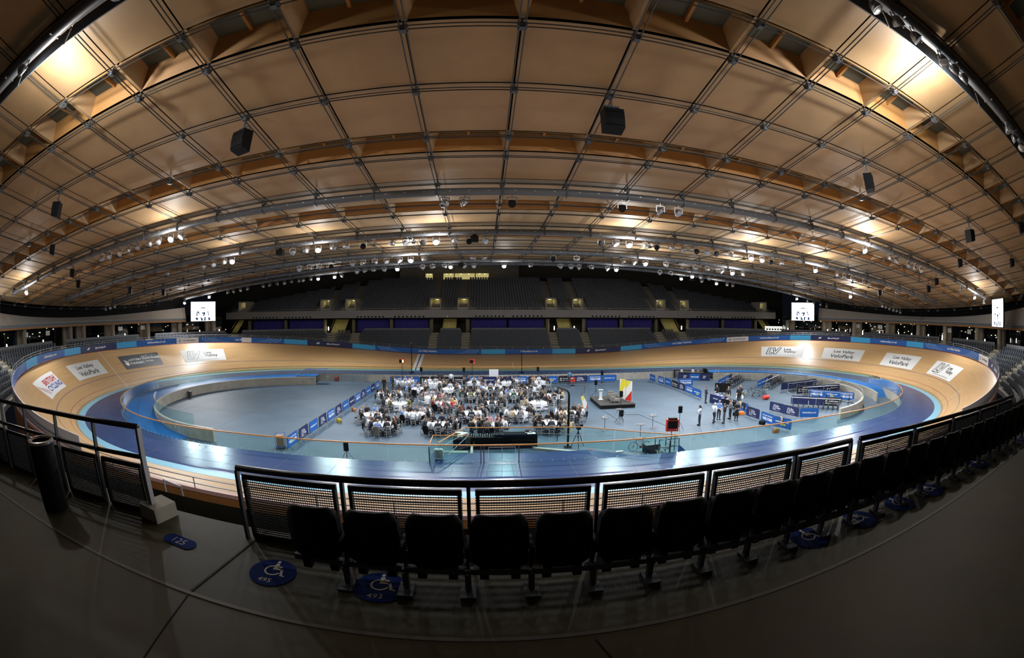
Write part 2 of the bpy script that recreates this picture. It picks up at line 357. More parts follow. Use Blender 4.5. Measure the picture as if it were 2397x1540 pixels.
# ---------------------------------------------------------------- stair well and ramp in front: platform, second rail, gate
pf = MB(); pf.box((-3.2, -17.2, -.06), (9.6, 1.8, .12), mi=0)
pf.v += [(1.6, -16.3, -.01), (1.6, -18.1, -.01), (7.4, -18.1, -1.0), (7.4, -16.3, -1.0)]; n = len(pf.v); pf.f.append((n-4, n-3, n-2, n-1)); pf.m.append(0)
struct(pf.build('floor_stair_landing', [M['apron']]))
mb = MB()
for k in range(6): mb.box((-6.75, -16.2 + .42*k + .21, -.5 - .075*k), (1.7, .42, 1.0 - .15*k))
struct(mb.build('floor_stair_flight', M['conc']))
struct(MB().prism([(-5.75, -16.2), (-5.6, -16.2), (-5.6, -13.2), (-5.75, -13.2)], -1, -.45).build('wall_stair_side', M['conc']))
struct(MB().prism([(-1.5, -12.3), (4.9, -15.2), (5.2, -15.6), (-1.2, -12.8)], -1, -.86).build('floor_ramp_kerb', M['conc']))
sb = thing('stair_balustrade', 'glass balustrade with timber rail round the stair and ramp opening', 'balustrade')
RP = [(-7.96, -17.9), (-7.96, -16.15), (-5.78, -16.1)]; RQ = [(-7.5, -17.7), (-6.09, -14.2), (-1.6, -14.35), (1.6, -14.7), (3.46, -15.8), (6.96, -18.0)]
for P_ in (RP, RQ):
    for a, b in zip(P_, P_[1:]):
        n = max(1, round(math.dist(a, b)/1.6))
        for k in range(n):
            p = Vector(a).lerp(Vector(b), k/n); q = Vector(a).lerp(Vector(b), (k+.97)/n); MB().face([(*p, -.3), (*q, -.3), (*q, 1.04), (*p, 1.04)]).build('glass_pane', M['glass'], sb)
    MB().tube([(*p, 1.08) for p in P_], .035, 6).build('handrail', M['gold'], sb)
MB().tube([(-7.3, -17.3, .75), (-6.0, -14.3, .75), (-5.7, -14.3, .75)], .02, 6).build('stair_rail', M['steel'], sb)
MB().tube([(-7.0, -17.3, .2), (-5.9, -14.6, .6)], .02, 6).build('stair_rail', M['steel'], sb)
MB().tube([(-1.4, -14.5, .72), (3.4, -15.9, .72), (6.8, -18.0, .72)], .015, 6).build('ramp_rail', M['steel'], sb)
gt = thing('track_gate', 'glass crossing gate with thin steel frame in front balustrade below the bar', 'gate')
for x in (-5.05, -4.88, -2.9): MB().box((x, -18.22, .52), (.05, .05, 1.06)).build('gate_post', M['steeld'], gt)
MB().tube([(-4.6, -18.24, .12), (-4.6, -18.24, .98), (-3.1, -18.24, .98), (-3.1, -18.24, .12)], .015, 5, closed=True).build('gate_frame', M['white'], gt)
MB().box((-3.85, -18.24, .55), (.02, .02, .86)).build('gate_bar', M['white'], gt)
MB().face([(-4.6, -18.24, .12), (-3.1, -18.24, .12), (-3.1, -18.24, .98), (-4.6, -18.24, .98)]).build('glass_pane', M['glass'], gt)
gp = thing('open_glass_leaf', 'small open glass gate leaf standing out from balustrade beside the stair', 'gate')
MB().face([(-7.95, -18.3, .02), (-7.46, -20.2, .02), (-7.95, -18.3, 1.0)]).build('glass_pane', M['glass'], gp)
MB().box((-7.97, -18.25, .5), (.06, .06, 1.0)).build('gate_post', M['blueline'], gp)
lb = thing('leaflet_box', 'clear box of white leaflets hung on glass beside the stair', 'box', (-7.5, -17.5, .1)); MB().box((0,0,.25), (.5,.3,.5)).build('box_body', M['tumbler'], lb)
for k in range(5): MB().box((-.18+.09*k, 0, .42), (.05, .24, .25)).build('leaflet', M['white'], lb)

# ---------------------------------------------------------------- advertising boards on the rim
BH = .80
def board(s0, s1, kind, text, label, curved=True):
    if s0 > s1: s0, s1 = s1, s0
    ss = srange(s0, s1, .7); m = {'lb': M['lblue'], 'b': M['blue'], 'n': M['navy'], 'w': M['text'], 'p': M['offwhite'], 's': M['blue']}[kind]
    r = MB().sweep([[rim(s, .05, .02), rim(s, .05+BH, .02), rim(s, .05+BH, .07), rim(s, .05, .07)] for s in ss]).build('advertising_board', [m])
    tag(r, label, 'advertising board', 'advertising boards round the top of the track')
    sm = (s0 + s1)/2
    fn = lambda u, v: rim(sm - u, .05 + BH/2 + v, .004)     # text runs left to right seen from the infield
    if kind in 'sl' or text:
        mb = MB(); L = s1 - s0
        if kind == 'lb':
            lv_logo(mb, fn, (-.45, 0), .5, 0, .05); put_text(mb, 'Lee', fn, height=.16, at=(.3, .12)); put_text(mb, 'Valley', fn, height=.2, at=(.42, -.12)); mm = M['swirl']
        else:
            mm = M['textk'] if kind == 'w' else M['text']
            if text == 'tw':
                put_text(mb, '@LeeValleyVP', fn, height=.32, bold=.03, at=(.4, 0)); put_poly(mb, [(-2.05,-.1), (-1.8,.13), (-1.6,.2), (-1.5,.05), (-1.7,-.14)], fn)
            elif text == 'cs':
                put_text(mb, 'CycleSurgery', fn, height=.34, width=2.0, bold=.01, at=(.25, 0)); put_text(mb, 'C', fn, height=.4, bold=.03, at=(-1.15, 0))
            elif text: put_text(mb, text, fn, height=.36, width=max(2, L*.62), bold=.03)
        mb.build('lettering', mm, r)
    if kind == 's':
        mb = MB()
        for sd in (-1, 1):
            for k in range(5):
                u0 = sd*((s1-s0)/2 - .5 - .42*k); pts = [(u0 - sd*(.9 + .35*k)*(1-t)**2, -.36 + .74*t) for t in (0, .25, .5, .75, 1)]
                for a, b in zip(pts, pts[1:]): put_poly(mb, [(a[0], a[1]), (a[0]+.10, a[1]), (b[0]+.10, b[1]), (b[0], b[1])], fn)
        mb.build('swoosh', M['swirl'], r)
    return r
LV, WEB = 'Lee Valley VeloPark', 'visitleevalley.org.uk'
SEG = [(34,40.8,'n','tw','right bend, next to small white board'),(40.8,44,'w','cs','right bend, small white board'),(44,57,'s',LV,'right bend above sloping white banner'),(57,60.2,'lb','','right bend left of swirl board'),
 (60.2,66.6,'b',WEB,'far right bend'),(66.6,69.8,'lb','','far right bend between two blue boards'),(69.8,76.2,'n','tw','far right, beyond wide white logo banner'),(76.2,79.4,'lb','','far right under the lit screen'),(79.4,85.7,'b',WEB,'far right, beside white shop board'),
 (85.7,88.9,'w','cs','far straight, right of swirl board'),(88.9,102.3,'s',LV,'far straight, right half'),(102.3,106.1,'lb','','far straight, right half'),(106.1,114,'n','tw','far straight, right of centre'),(114,117.9,'lb','','far straight, just right of centre'),
 (117.9,125.7,'b',WEB,'far straight, at the centre'),(125.7,129.6,'lb','','far straight, just left of centre'),(129.6,147.2,'s',LV,'far straight, above white finish line'),(147.2,150.8,'lb','','far straight, left half'),(150.8,157.3,'n','tw','far straight, left half'),
 (157.3,160.5,'lb','','far straight, towards left bend'),(160.5,172.8,'s','Lee Valley','far left, with blank white patch'),(172.8,176.1,'w','cs','far left, small white board'),(176.1,182.4,'b',WEB,'far left, above black banner'),(182.4,185.7,'lb','','left bend above black banner'),
 (185.7,192.2,'n','tw','left bend above white pursuit line'),(192.2,195.4,'lb','','left bend left of white pursuit line'),(195.4,201.8,'b',WEB,'left bend above sloping white banners'),(201.8,205,'lb','','left bend, second before turning away'),(205,214,'s','','left bend, last before it turns away')]
KN = dict(lb='light blue advertising board with pale logo', b='mid blue advertising board with white web address', n='navy advertising board with white social media name', w='white advertising board with black shop lettering', s='blue advertising board with pale swirls and white lettering')
for s0, s1, k, t, lab in SEG: board(s0, s1, k, t, f'{KN[k]}, {lab}')
MBk = 9
for i in range(8):
    a = (214 + 3*i) if i < 4 else PER + 22 + 3*(i - 4); b = a + 3
    wh = 'left bend' if i < 4 else 'right bend'
    board(a, b, 'p', '', f'plain pale back of rim board on {wh} seen from behind, {ordw(i % 4)} counter-clockwise')
MB().box((0,0,0), (1,1,1))
patch = MB().sweep([[rim(s, .06, .0), rim(s, .84, .0), rim(s, .84, .02), rim(s, .06, .02)] for s in srange(165.1, 166.5, .7)]).build('blank_patch', M['white']); tag(patch, 'blank white sheet covering part of far left blue swirl board', 'sheet')
hr = thing('rim_handrail', 'grey steel handrail with short posts along top of the advertising boards', 'handrail')
def lowr(s): d = min(s % PER, PER - s % PER); t = min(1, max(0, (d - 26)/14)); return t*t*(3 - 2*t)
for a, b in ((.20, 1.0), (.43, 1.25)): MB().tube([rim(s, a + (b-a)*lowr(s), .12) for s in LOOP], .022, 5, closed=True).build('rail', M['steel'], hr)
for i in range(98):
    s = PER*i/98; hh = .45 + .83*lowr(s); MB().box(rim(s, hh/2, .12), (.04, .04, hh)).build('post', M['steel'], hr)

# ---------------------------------------------------------------- printed banners lying on the banking
def banner(s0, s1, v0, v1, m, label, draw):
    n = 9; sm, vm = (s0 + s1)/2, (v0 + v1)/2
    def fn(u, v): return surf(sm - u, vm + v, .022)
    A = [[surf(s0 + (s1-s0)*i/n, v0 + (v1-v0)*j/3, .016) for i in range(n+1)] for j in range(4)]
    mb = MB()
    for a, b in zip(A, A[1:]): mb.strip(a, b)
    o = tag(mb.build('track_banner', m), label, 'banner', 'printed banners laid on the sloping track')
    for nm, mm, f in draw:
        mb = MB(); f(mb, fn); mb.build(nm, mm, o)
    return o
def d_lvvp(mb, fn): put_text(mb, 'Lee Valley', fn, height=.82, bold=.015, shear=.12, at=(.05, .5)); put_text(mb, 'VeloPark', fn, height=.8, bold=.015, shear=.12, at=(.05, -.5))
def d_lv(mb, fn):
    lv_logo(mb, fn, (-1.7, .15), 1.75, 0, .07); put_text(mb, 'Lee', fn, height=.6, bold=.025, at=(.75, .62)); put_text(mb, 'Valley', fn, height=.8, bold=.025, at=(1.2, -.13)); put_text(mb, 'For nature, sport and discovery', fn, width=4.2, bold=.0, at=(.0, -1.02))
def d_lot(mb, fn):
    put_text(mb, 'LOTTERY', fn, height=.44, width=2.3, at=(-.85, .32)); put_text(mb, 'FUNDED', fn, height=.44, width=2.3, at=(-.85, -.36)); put_poly(mb, [(.42,-.85),(.46,-.85),(.46,.85),(.42,.85)], fn)
    put_text(mb, 'UK SPORT', fn, height=.17, at=(1.0, .82)); put_text(mb, 'Gold Event', fn, height=.46, at=(1.9, .42)); put_text(mb, 'Series', fn, height=.4, bold=.0, at=(1.4, -.2))
    for k in range(4): put_poly(mb, [(-2.75+.14*k,-.1),(-2.65+.14*k,-.1),(-2.72+.2*k,.5-.1*k),(-2.82+.2*k,.48-.1*k)], fn)
    put_poly(mb, [(-2.9,-.1),(-2.2,-.15),(-2.3,-.6),(-2.6,-.72),(-2.85,-.5)], fn)
def d_bc1(mb, fn): put_text(mb, 'BRITISH', fn, height=.8, width=4.2, bold=.03, shear=.15, at=(.9, .45))
def d_bc2(mb, fn): put_text(mb, 'CYCLING', fn, height=.8, width=4.2, bold=.03, shear=.15, at=(1.0, -.45))
def d_bc3(mb, fn):
    for k in range(3):
        P_ = [(-3.1 + .12*k, .7 - .2*k), (-2.6, .3 - .25*k), (-1.9, -.1 - .3*k), (-1.5, -.5 - .2*k)]
        for a, b in zip(P_, P_[1:]): put_poly(mb, [(a[0], a[1]-.04), (b[0], b[1]-.04), (b[0], b[1]+.05), (a[0], a[1]+.05)], fn)
WB = mat('white_banner_vinyl', (.72, .72, .70), .85, spec=.15)
banner(207, 200.6, 3.18, 5.78, WB, 'white banner with red and blue cycling lettering, first on left bend', [('red_lettering', M['redb'], d_bc1), ('blue_lettering', M['blueb'], d_bc2), ('swoosh', M['redb'], d_bc3)])
banner(196.9, 190.2, 3.1, 5.75, WB, 'white banner with two lines of black lettering left of the pursuit line on left bend', [('lettering', M['textk'], d_lvvp)])
banner(186.5, 179.75, 3.05, 5.7, M['lotto'], 'charcoal banner with white lettering and crossed fingers emblem on left bend', [('lettering', M['text'], d_lot)])
banner(176.15, 169.45, 2.93, 5.6, WB, 'white banner with large outlined logo, far left before the straight', [('lettering', M['textk'], d_lv)])
banner(83.72, 76.8, 2.78, 5.45, WB, 'white banner with large outlined logo, far right below the lit screen', [('lettering', M['textk'], d_lv)])
banner(73.6, 66.7, 2.78, 5.47, WB, 'white banner with two lines of black lettering, second from far right straight', [('lettering', M['textk'], d_lvvp)])
banner(62.8, 55.95, 2.7, 5.48, WB, 'white banner with two lines of black lettering, third along right bend', [('lettering', M['textk'], d_lvvp)])
banner(52.4, 45.4, 2.78, 5.4, WB, 'white banner with outlined logo, last and nearest on right bend', [('lettering', M['textk'], d_lv)])
# ---------------------------------------------------------------- lower stand rows
ROWS = 8
def rowd(k): return 8.2 + .75*k
def rowz(k): return 1.75 + .42*k
FA, FB = 20., PER - 21.     # the far straight and both bends
sr = srange(FA, FB, 1.2)
mb = MB()
for k in range(ROWS):
    a, b = rowd(k) - .15, rowd(k) + .60
    mb.strip([off(s, a, rowz(k)) for s in sr], [off(s, b, rowz(k)) for s in sr]); mb.strip([off(s, a, rowz(k) - .42) for s in sr], [off(s, a, rowz(k)) for s in sr])
mb.strip([off(s, 14.05, 4.75) for s in sr], [off(s, 27, 4.75) for s in sr]); mb.strip([off(s, 14.05, 4.4) for s in sr], [off(s, 14.05, 4.75) for s in sr])
struct(mb.build('floor_stand_terraces', M['concd']))
AX = (-33.3, -28.2, -13.4, -7.8, 7.5, 13.3, 28.2, 33.4)
AIS = [s_of(x, 40) for x in AX] + [SL - 9, SL + 3, SL + 14, SL - 20, SR + 20, SR + 9, SR - 4, SR - 13, SR - 20]
def in_aisle(s, w=.85): return any(abs(s - a) < w for a in AIS)
mb = MB()
for a in AIS:
    for k in range(ROWS):
        x, y, h = base(a); p = off(a, rowd(k), rowz(k) + .11); mb.box(p, (1.5, .38, .2), h); mb.box(off(a, rowd(k) - .17, rowz(k) + .215), (1.5, .05, .015), h, 1)
o = struct(mb.build('floor_aisle_steps', [mat('stair_tread', (.33, .30, .22), .8), mat('stair_nosing', (.6, .55, .4), .7)]))
# a folded stadium seat: back shell and tipped-up pan
def seat_mb(mb, T):
    b = MB(); b.sweep([[(x, .05 + .03*cos(x/.22*PI/2) + dy, z) for x in (-.21, -.1, 0, .1, .21)] + [(x, .02 + .03*cos(x/.22*PI/2) + dy, z) for x in (.21, .1, 0, -.1, -.21)] for z, dy in ((.36, 0), (.6, .02), (.80, .06))])
    b.box((0, -.06, .5), (.40, .05, .34)); b.box((0, .0, .30), (.06, .12, .16)); mb.add(b, T)
def srot(s, d, z): x, y, h = base(s); return Matrix.Translation(off(s, d, z)) @ Matrix.Rotation(h, 4, 'Z') @ Matrix.Rotation(PI, 4, 'Z')
_b = MB(); seat_mb(_b, Matrix.Identity(4)); seat_me = _b.mesh('stadium_seat', M['seat'])
near_seats = []; rest = []
for k in range(ROWS):
    n = int((FB - FA)*(1 + rowd(k)/60)/.52)
    for i in range(n):
        s = FA + (FB - FA)*(i + .5)/n
        if in_aisle(s): continue
        p = off(s, rowd(k) + .3, rowz(k))
        (near_seats if (k >= 3 and (s < 47 and 24 < s)) or (k >= 4 and 203 < s < 219) else rest).append((s, k, p))
camp = Vector((-4.89, -42.28, 8.48)); near_seats.sort(key=lambda t: (t[2] - camp).length); extra = near_seats[262:]; near_seats = near_seats[:262]
for s, k, p in near_seats:
    x, y, h = base(s); rt = s < 100
    o = obj('stadium_seat', seat_me, None, p, h + PI)
    tag(o, 'grey folded stadium seat in the curved rows outside the ' + ('right' if rt else 'left') + ' bend', 'seat', 'folded seats beside the ' + ('right' if rt else 'left') + ' bend')
low = MB(); low.box((0, .05, .58), (.42, .05, .44)); low.box((0, -.05, .48), (.40, .06, .34))
mb = MB()
for s, k, p in rest + extra: mb.add(low, srot(s, rowd(k) + .3, rowz(k)))
tag(mb.build('stadium_seats', M['seat']), 'grey-blue folded stadium seats in long rows beyond the far boards', 'seats', None, 'stuff')
# mesh barriers along the back of the lower stand, section by section
ba = sorted(AIS); edges = [FA] + ba + [FB]; nb = 0
mesh_m = mat('grey_mesh_panel', (.16, .165, .175), .6, metal=.2)
for a, b in zip(edges, edges[1:]):
    a += 1.1; b -= 1.1
    if b - a < 3: continue
    wh = 'on the far straight' if 90 < (a+b)/2 < 158 else 'round the left bend' if a > 120 else 'round the right bend'
    r = tag(MB().strip([off(s, 14.2, 4.85) for s in srange(a, b, .8)], [off(s, 14.2, 5.72) for s in srange(a, b, .8)]).build('stand_barrier', mesh_m), f'grey mesh barrier behind top seats {wh}, {ordw(nb)} section from near right', 'barrier', 'mesh barriers behind the lower seats')
    MB().tube([off(s, 14.2, 5.74) for s in srange(a, b, .8)], .025, 5).build('top_rail', M['steel'], r)
    for s in srange(a, b, 2.0): MB().box(off(s, 14.22, 5.25), (.05, .05, 1.0)).build('post', M['steel'], r)
    nb += 1
# ---------------------------------------------------------------- concourse behind the bends
for nm, sA, sB in (('right', 20, s_of(52, 28)), ('left', s_of(-52, 28), PER - 21)):
    sc = srange(sA, sB, 1.5)
    struct(MB().strip([off(s, 20, 4.75) for s in sc], [off(s, 20, 8.2) for s in sc]).build(f'wall_concourse_glass_{nm}', M['paneglass']))
    struct(MB().strip([off(s, 26.5, 4.5) for s in sc], [off(s, 26.5, 8.6) for s in sc]).build(f'wall_night_outside_{nm}', M['night']))
mb = MB()
for s in srange(20, s_of(52, 28), 3.2) + srange(s_of(-52, 28), PER - 21, 3.2): mb.box(off(s, 19.95, 6.4), (.09, .09, 3.4))
struct(mb.build('trim_glass_mullions', M['steeld']))
def arc(name, sA, sB, d0, z0, d1, z1, m):
    ss = srange(sA, sB, 1.2); return struct(MB().strip([off(s, d0, z0) for s in ss], [off(s, d1, z1) for s in ss]).build(name, m))
goldtrim = mat('timber_edge_trim', (.36, .17, .05), .6)
for nm, sA, sB in (('right', 22, s_of(57, 22)), ('left', s_of(-57, 22), PER - 23)):
    arc(f'trim_fascia_timber_{nm}', sA, sB, 15, 7.48, 15, 7.72, goldtrim); arc(f'wall_fascia_{nm}', sA, sB, 15.02, 7.7, 15.02, 8.12, M['gantry']); arc(f'trim_fascia_edge_{nm}', sA, sB, 15, 8.10, 15.0, 8.19, M['lining'])
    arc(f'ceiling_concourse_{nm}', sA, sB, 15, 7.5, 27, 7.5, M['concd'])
    ss = srange(sA, sB, 1.2); top = lambda s: 8.75 + 1.25*(abs(off(s, 15)[1])/22)**2
    struct(MB().strip([off(s, 15.1, 8.2) for s in ss], [off(s, 16.0, top(s)) for s in ss]).build(f'wall_fabric_lining_{nm}', M['lining']))
    arc(f'wall_dark_void_{nm}', sA, sB, 18.5, 8.0, 18.5, 13.5, M['black'])
COL = [(-63.3,-12), (-65.2,-1), (-65.1,2), (-64.2,8.5), (-61.8,15.8), (-58.5,21.7), (-54.1,27.2), (53.5,27.8), (58.5,21.7), (61.8,15.8), (64.2,8.6), (65.1,1.4), (64.8,-5.1), (62.9,-13.1), (60.4,-18.7), (-60.2,-19.2)]
for i, (x, y) in enumerate(COL):
    o = MB().lathe([(.42, 4.75), (.42, 7.5)], 18, (x, y, 0)).box((x*1.022, y*1.0, 6.12), (.5, 1.6, 2.75), math.atan2(y, x) if abs(y) > 12 else 0).build(f'pillar_{i+1}', mat('column_concrete', (.30, .26, .20), .8), smooth=False); struct(o)
SG = [(-64,-11.2), (-65.2,-6), (-64.2,10.5), (-62.6,15.2), (62.5,15.5), (64.2,10.6), (65.2,-5.9), (64.2,-10.8)]
for i, (x, y) in enumerate(SG):
    a = math.atan2(y*2.2, x); sd = 'left' if x < 0 else 'right'
    o = thing('hanging_sign', f'small white hanging sign with grey print over {sd} concourse, {ordw(i % 4)} from {"near end" if x < 0 else "far end"}', 'sign', (x, y, 6.75), a, 'white signs hung over the concourse')
    MB().box((0, 0, 0), (.04, .95, .62)).build('sign_panel', M['white'], o)
    for dy in (-.3, .3): MB().tube([(0, dy, .3), (0, dy, .8)], .012, 4).build('hanger', M['steel'], o)
    mb = MB()
    for k in range(3): mb.box((-.025 if x > 0 else .025, -.1 + .02*k, .14 - .13*k), (.004, .5 - .1*k, .05))
    mb.build('print', M['steeld'], o)
BO = [(-59.5,-17.2), (-62.7,-8.5), (-63.4,4.2), (-62.3,10), (-55.1,23.8), (-52.4,26.7), (52.6,26.6), (57.9,19.9), (58.9,18.3), (59.8,16.5), (61.3,13), (62.6,9.5), (63.3,5.1), (63.5,2.0), (63.5,-2), (63.3,-5.3), (61.9,-11.5), (60.1,-15.9)] + [(8.4, 39.5), (12.2, 39.5), (34.5, 39.5), (-34.6, 39.5), (55.5, 36)]
for i, (x, y) in enumerate(BO):
    wh = 'left concourse' if x < -40 else 'right concourse' if x > 40 else 'foot of far stair'
    o = thing('bollard_lamp', f'glowing white tube lamp at {wh}, {ordw(i)} clockwise from near left', 'lamp', (x, y, 4.75), 0, 'tube lamps along the concourse')
    MB().lathe([(.07, 0), (.07, .55)], 8).build('stem', M['steeld'], o); MB().lathe([(.075, .55), (.075, 1.25)], 10).build('light_tube', M['bollard'], o); MB().lathe([(.085, 1.25), (.06, 1.3)], 10).build('cap', M['steeld'], o)
mb = MB()
for i in range(150):
    s = rnd.choice([rnd.uniform(32, 82), rnd.uniform(32, 82), rnd.uniform(166, 218)]); mb.box(off(s, 26.3, rnd.uniform(5.6, 7.4)), (rnd.uniform(.08, .3), .08, rnd.uniform(.05, .12)), base(s)[2])
tag(mb.build('city_lights', M['citylight']), 'scattered warm city lights seen at night through the concourse glass', 'lights', None, 'stuff')
# lit white coach parked outside behind the far right glass
bu = thing('parked_bus', 'white bus parked outside beyond the glass below far right lit screen', 'bus', (56.0, 34.2, 4.75), -.62)
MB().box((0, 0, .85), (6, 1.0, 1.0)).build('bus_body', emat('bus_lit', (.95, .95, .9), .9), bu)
for k in range(9): MB().box((-2.5 + .62*k, -.52, .72), (.34, .03, .3)).build('window', M['black'], bu)

# ---------------------------------------------------------------- far upper tier
FX0, FX1, FY = -58.2, 58.2, 38.
fz0, fz1 = 7.42, 9.02
fa = struct(MB().box(((FX0+FX1)/2, FY+.15, (fz0+fz1)/2), (FX1-FX0, .3, fz1-fz0)).build('wall_balcony_fascia', M['fascia']))
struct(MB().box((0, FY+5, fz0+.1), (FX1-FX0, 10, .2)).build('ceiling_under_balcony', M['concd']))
mb = MB()
for a, b in ((-51.5,-45), (-43.8,-37.5), (-28.5,-22.8), (-21.3,-15.2), (-6.4,-.8), (.3,6.2), (15,21), (22.2,28), (37,43.6), (45.6,52.4)):
    for i in range(8): mb.lathe([(.17, 0), (.17, .03)], 10, (a + (b-a)*(i+.5)/8, FY-.005, fz0+.42), 0, Matrix.Rotation(PI/2, 3, 'X'))
mb.build('vent_hole', M['black'], fa)
mb = MB()
for x in (-54, -33, 33, 54, -11, 11): mb.box((x, FY-.01, fz0+.8), (.02, .03, fz1-fz0-.02))
mb.build('panel_joint', M['steeld'], fa)
el = tag(MB().lathe([(.16, 0), (.16, .12)], 12, (-11.2, FY-.1, fz0+.42), 0, Matrix.Rotation(PI/2, 3, 'X')).build('wall_lamp', M['white']), 'small round white lamp on balcony fascia above far centre stair', 'lamp')
rf = thing('balcony_rail', 'thin steel rail along top of far balcony fascia', 'handrail'); MB().tube([(FX0, FY, fz1+.3), (FX1, FY, fz1+.3)], .02, 5).build('rail', M['steel'], rf)
for i in range(48): MB().tube([(FX0 + (FX1-FX0)*i/47, FY, fz1-.1), (FX0 + (FX1-FX0)*i/47, FY, fz1+.3)], .02, 4).build('post', M['steel'], rf)
UR = 15
def uy(k): return FY + .6 + .8*k
def uz(k): return 8.9 + .44*k
def ux(k): return 57.5 - max(0, k - 2)*2.6
mb = MB()
for k in range(UR): w = ux(k); mb.box((0, uy(k)+.4, uz(k) - .5), (2*w, .8, 1.0))
struct(mb.build('floor_upper_terraces', M['concd']))
VX = [-54.4, -35, -29.8, -13.5, -8.4, 7.7, 12.7, 29.5, 34.8, 55.1]
mb = MB()
for k in range(UR):
    n = int(2*ux(k)/.52)
    for i in range(n):
        x = -ux(k) + .26 + .52*i
        if any(abs(x - v) < (2.0 if k < 5 else .9) for v in VX): continue
        mb.add(low, Matrix.Translation((x, uy(k) + .35, uz(k))))
tag(mb.build('upper_seats', M['seat']), 'dark folded seats of the upper far tier above the grey fascia', 'seats', None, 'stuff')
for i, v in enumerate(VX):
    b = MB(); y0 = uy(0) + .2
    for sx in (-1, 1): b.box((v + sx*.95, y0 + 1.7, 10.0), (.18, 3.4, 2.3))
    b.box((v, y0 + 1.7, 11.1), (2.1, 3.4, .2)); b.box((v, y0 + .15, 9.25), (1.7, .1, .5)); o = struct(b.build(f'door_{i+1}', M['conc']))
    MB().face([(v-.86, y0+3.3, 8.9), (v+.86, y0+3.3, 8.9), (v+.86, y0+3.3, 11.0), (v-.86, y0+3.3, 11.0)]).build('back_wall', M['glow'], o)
    MB().box((v+.1, y0 + 2.4, 10.96), (.5, .5, .05)).build('ceiling_lamp', M['warm'], o)
    st = MB()
    for sx in (-1, 1):
        for k in range(5): st.box((v + sx*1.55, uy(k) + .2, uz(k) + .11), (.9, .4, .2))
    st.build('steps', _mats['stair_tread'], o)
    L = bpy.data.lights.new('exit_lamp', 'POINT'); L.energy = 14; L.color = (1, .85, .35); L.shadow_soft_size = .15; lo = bpy.data.objects.new('exit_lamp', L); C.objects.link(lo); lo.location = (v + .1, y0 + 2.2, 10.6)
# lit control room high in the far stand
cr = struct(MB().box((-10, 54.2, 15.0), (26, .3, 8.5)).box((-12.5, 52.6, 14.1), (13, 3, 2.4)).build('wall_control_room', M['concd']))
for i, (a, b) in enumerate(((-16.9,-15.4), (-13.1,-10.9), (-10.7,-6.5), (-6.3,-3.6))):
    o = struct(MB().face([(a, 51.05, 15.5), (b, 51.05, 15.5), (b, 51.05, 16.75), (a, 51.05, 16.75)]).build(f'window_{i+1}', emat('lit_room', (.85, .72, .28), .55)))
    for k in range(2): MB().box((a + (b-a)*(.3 + .4*k), 51.0, 16.6), (.3, .04, .1)).build('ceiling_lamp', M['warm'], o)
struct(MB().box((0, 56.2, 14), (150, .3, 20)).build('wall_far', mat('dark_wall', (.06, .058, .045), .9)))
struct(MB().box((0, 47, 6), (118, .3, 3.4)).build('wall_far_concourse', mat('far_concourse_wall', (.07, .065, .045), .8)))
CU = [(-52.4,-44.9), (-43.7,-36.2), (-28.9,-22.5), (-21.5,-15), (-7,-.4), (0,6.6), (14.8,21.1), (22.2,28.3), (36.9,44.2), (45.4,53.1)]
for i, (a, b) in enumerate(CU):
    mb = MB(); n = 40; A = [(a + (b-a)*j/n, 40.6 + .06*sin(j*1.9), 4.75) for j in range(n+1)]; mb.strip(A, [(x, y, 7.4) for x, y, z in A])
    tag(mb.build('stage_curtain', M['curtain']), f'deep purple-blue curtain hung under far balcony, {ordw(i)} from the left', 'curtain', 'curtains under the far balcony')
for i, x in enumerate((-53.2, -44.3, -35.5, -29.5, -22.0, -14.4, -7.6, 7.2, 14.2, 21.6, 29.0, 36.2, 44.8, 53.8)):
    struct(MB().lathe([(.35, 4.75), (.35, 7.45)], 14, (x, 40.0, 0)).build(f'pillar_{i+30}', mat('far_column', (.20, .18, .12), .8)))
for i, (a, b) in enumerate(((-58.9,-57.4), (-34.8,-31.9), (-12.4,-9.9), (9.6,12.1), (31.8,34.9), (57.6,59.2))):
    mb = MB()
    for k in range(12): mb.box(((a+b)/2, 41.5 + .3*k, 4.95 + .22*k), (b-a, .3, .05)); mb.box(((a+b)/2, 41.4 + .3*k, 4.86 + .22*k), (b-a, .03, .16), 0, 0)
    for sx in (a, b, (a+b)/2): mb.bar((sx, 41.3, 5.6), (sx, 45, 8.2), .05, .05)
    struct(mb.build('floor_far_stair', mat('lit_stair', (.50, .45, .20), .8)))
    L = bpy.data.lights.new('stair_lamp', 'POINT'); L.energy = 28; L.color = (1, .88, .4); L.shadow_soft_size = .2; lo = bpy.data.objects.new('stair_lamp', L); C.objects.link(lo); lo.location = ((a+b)/2, 40.9, 7.1)
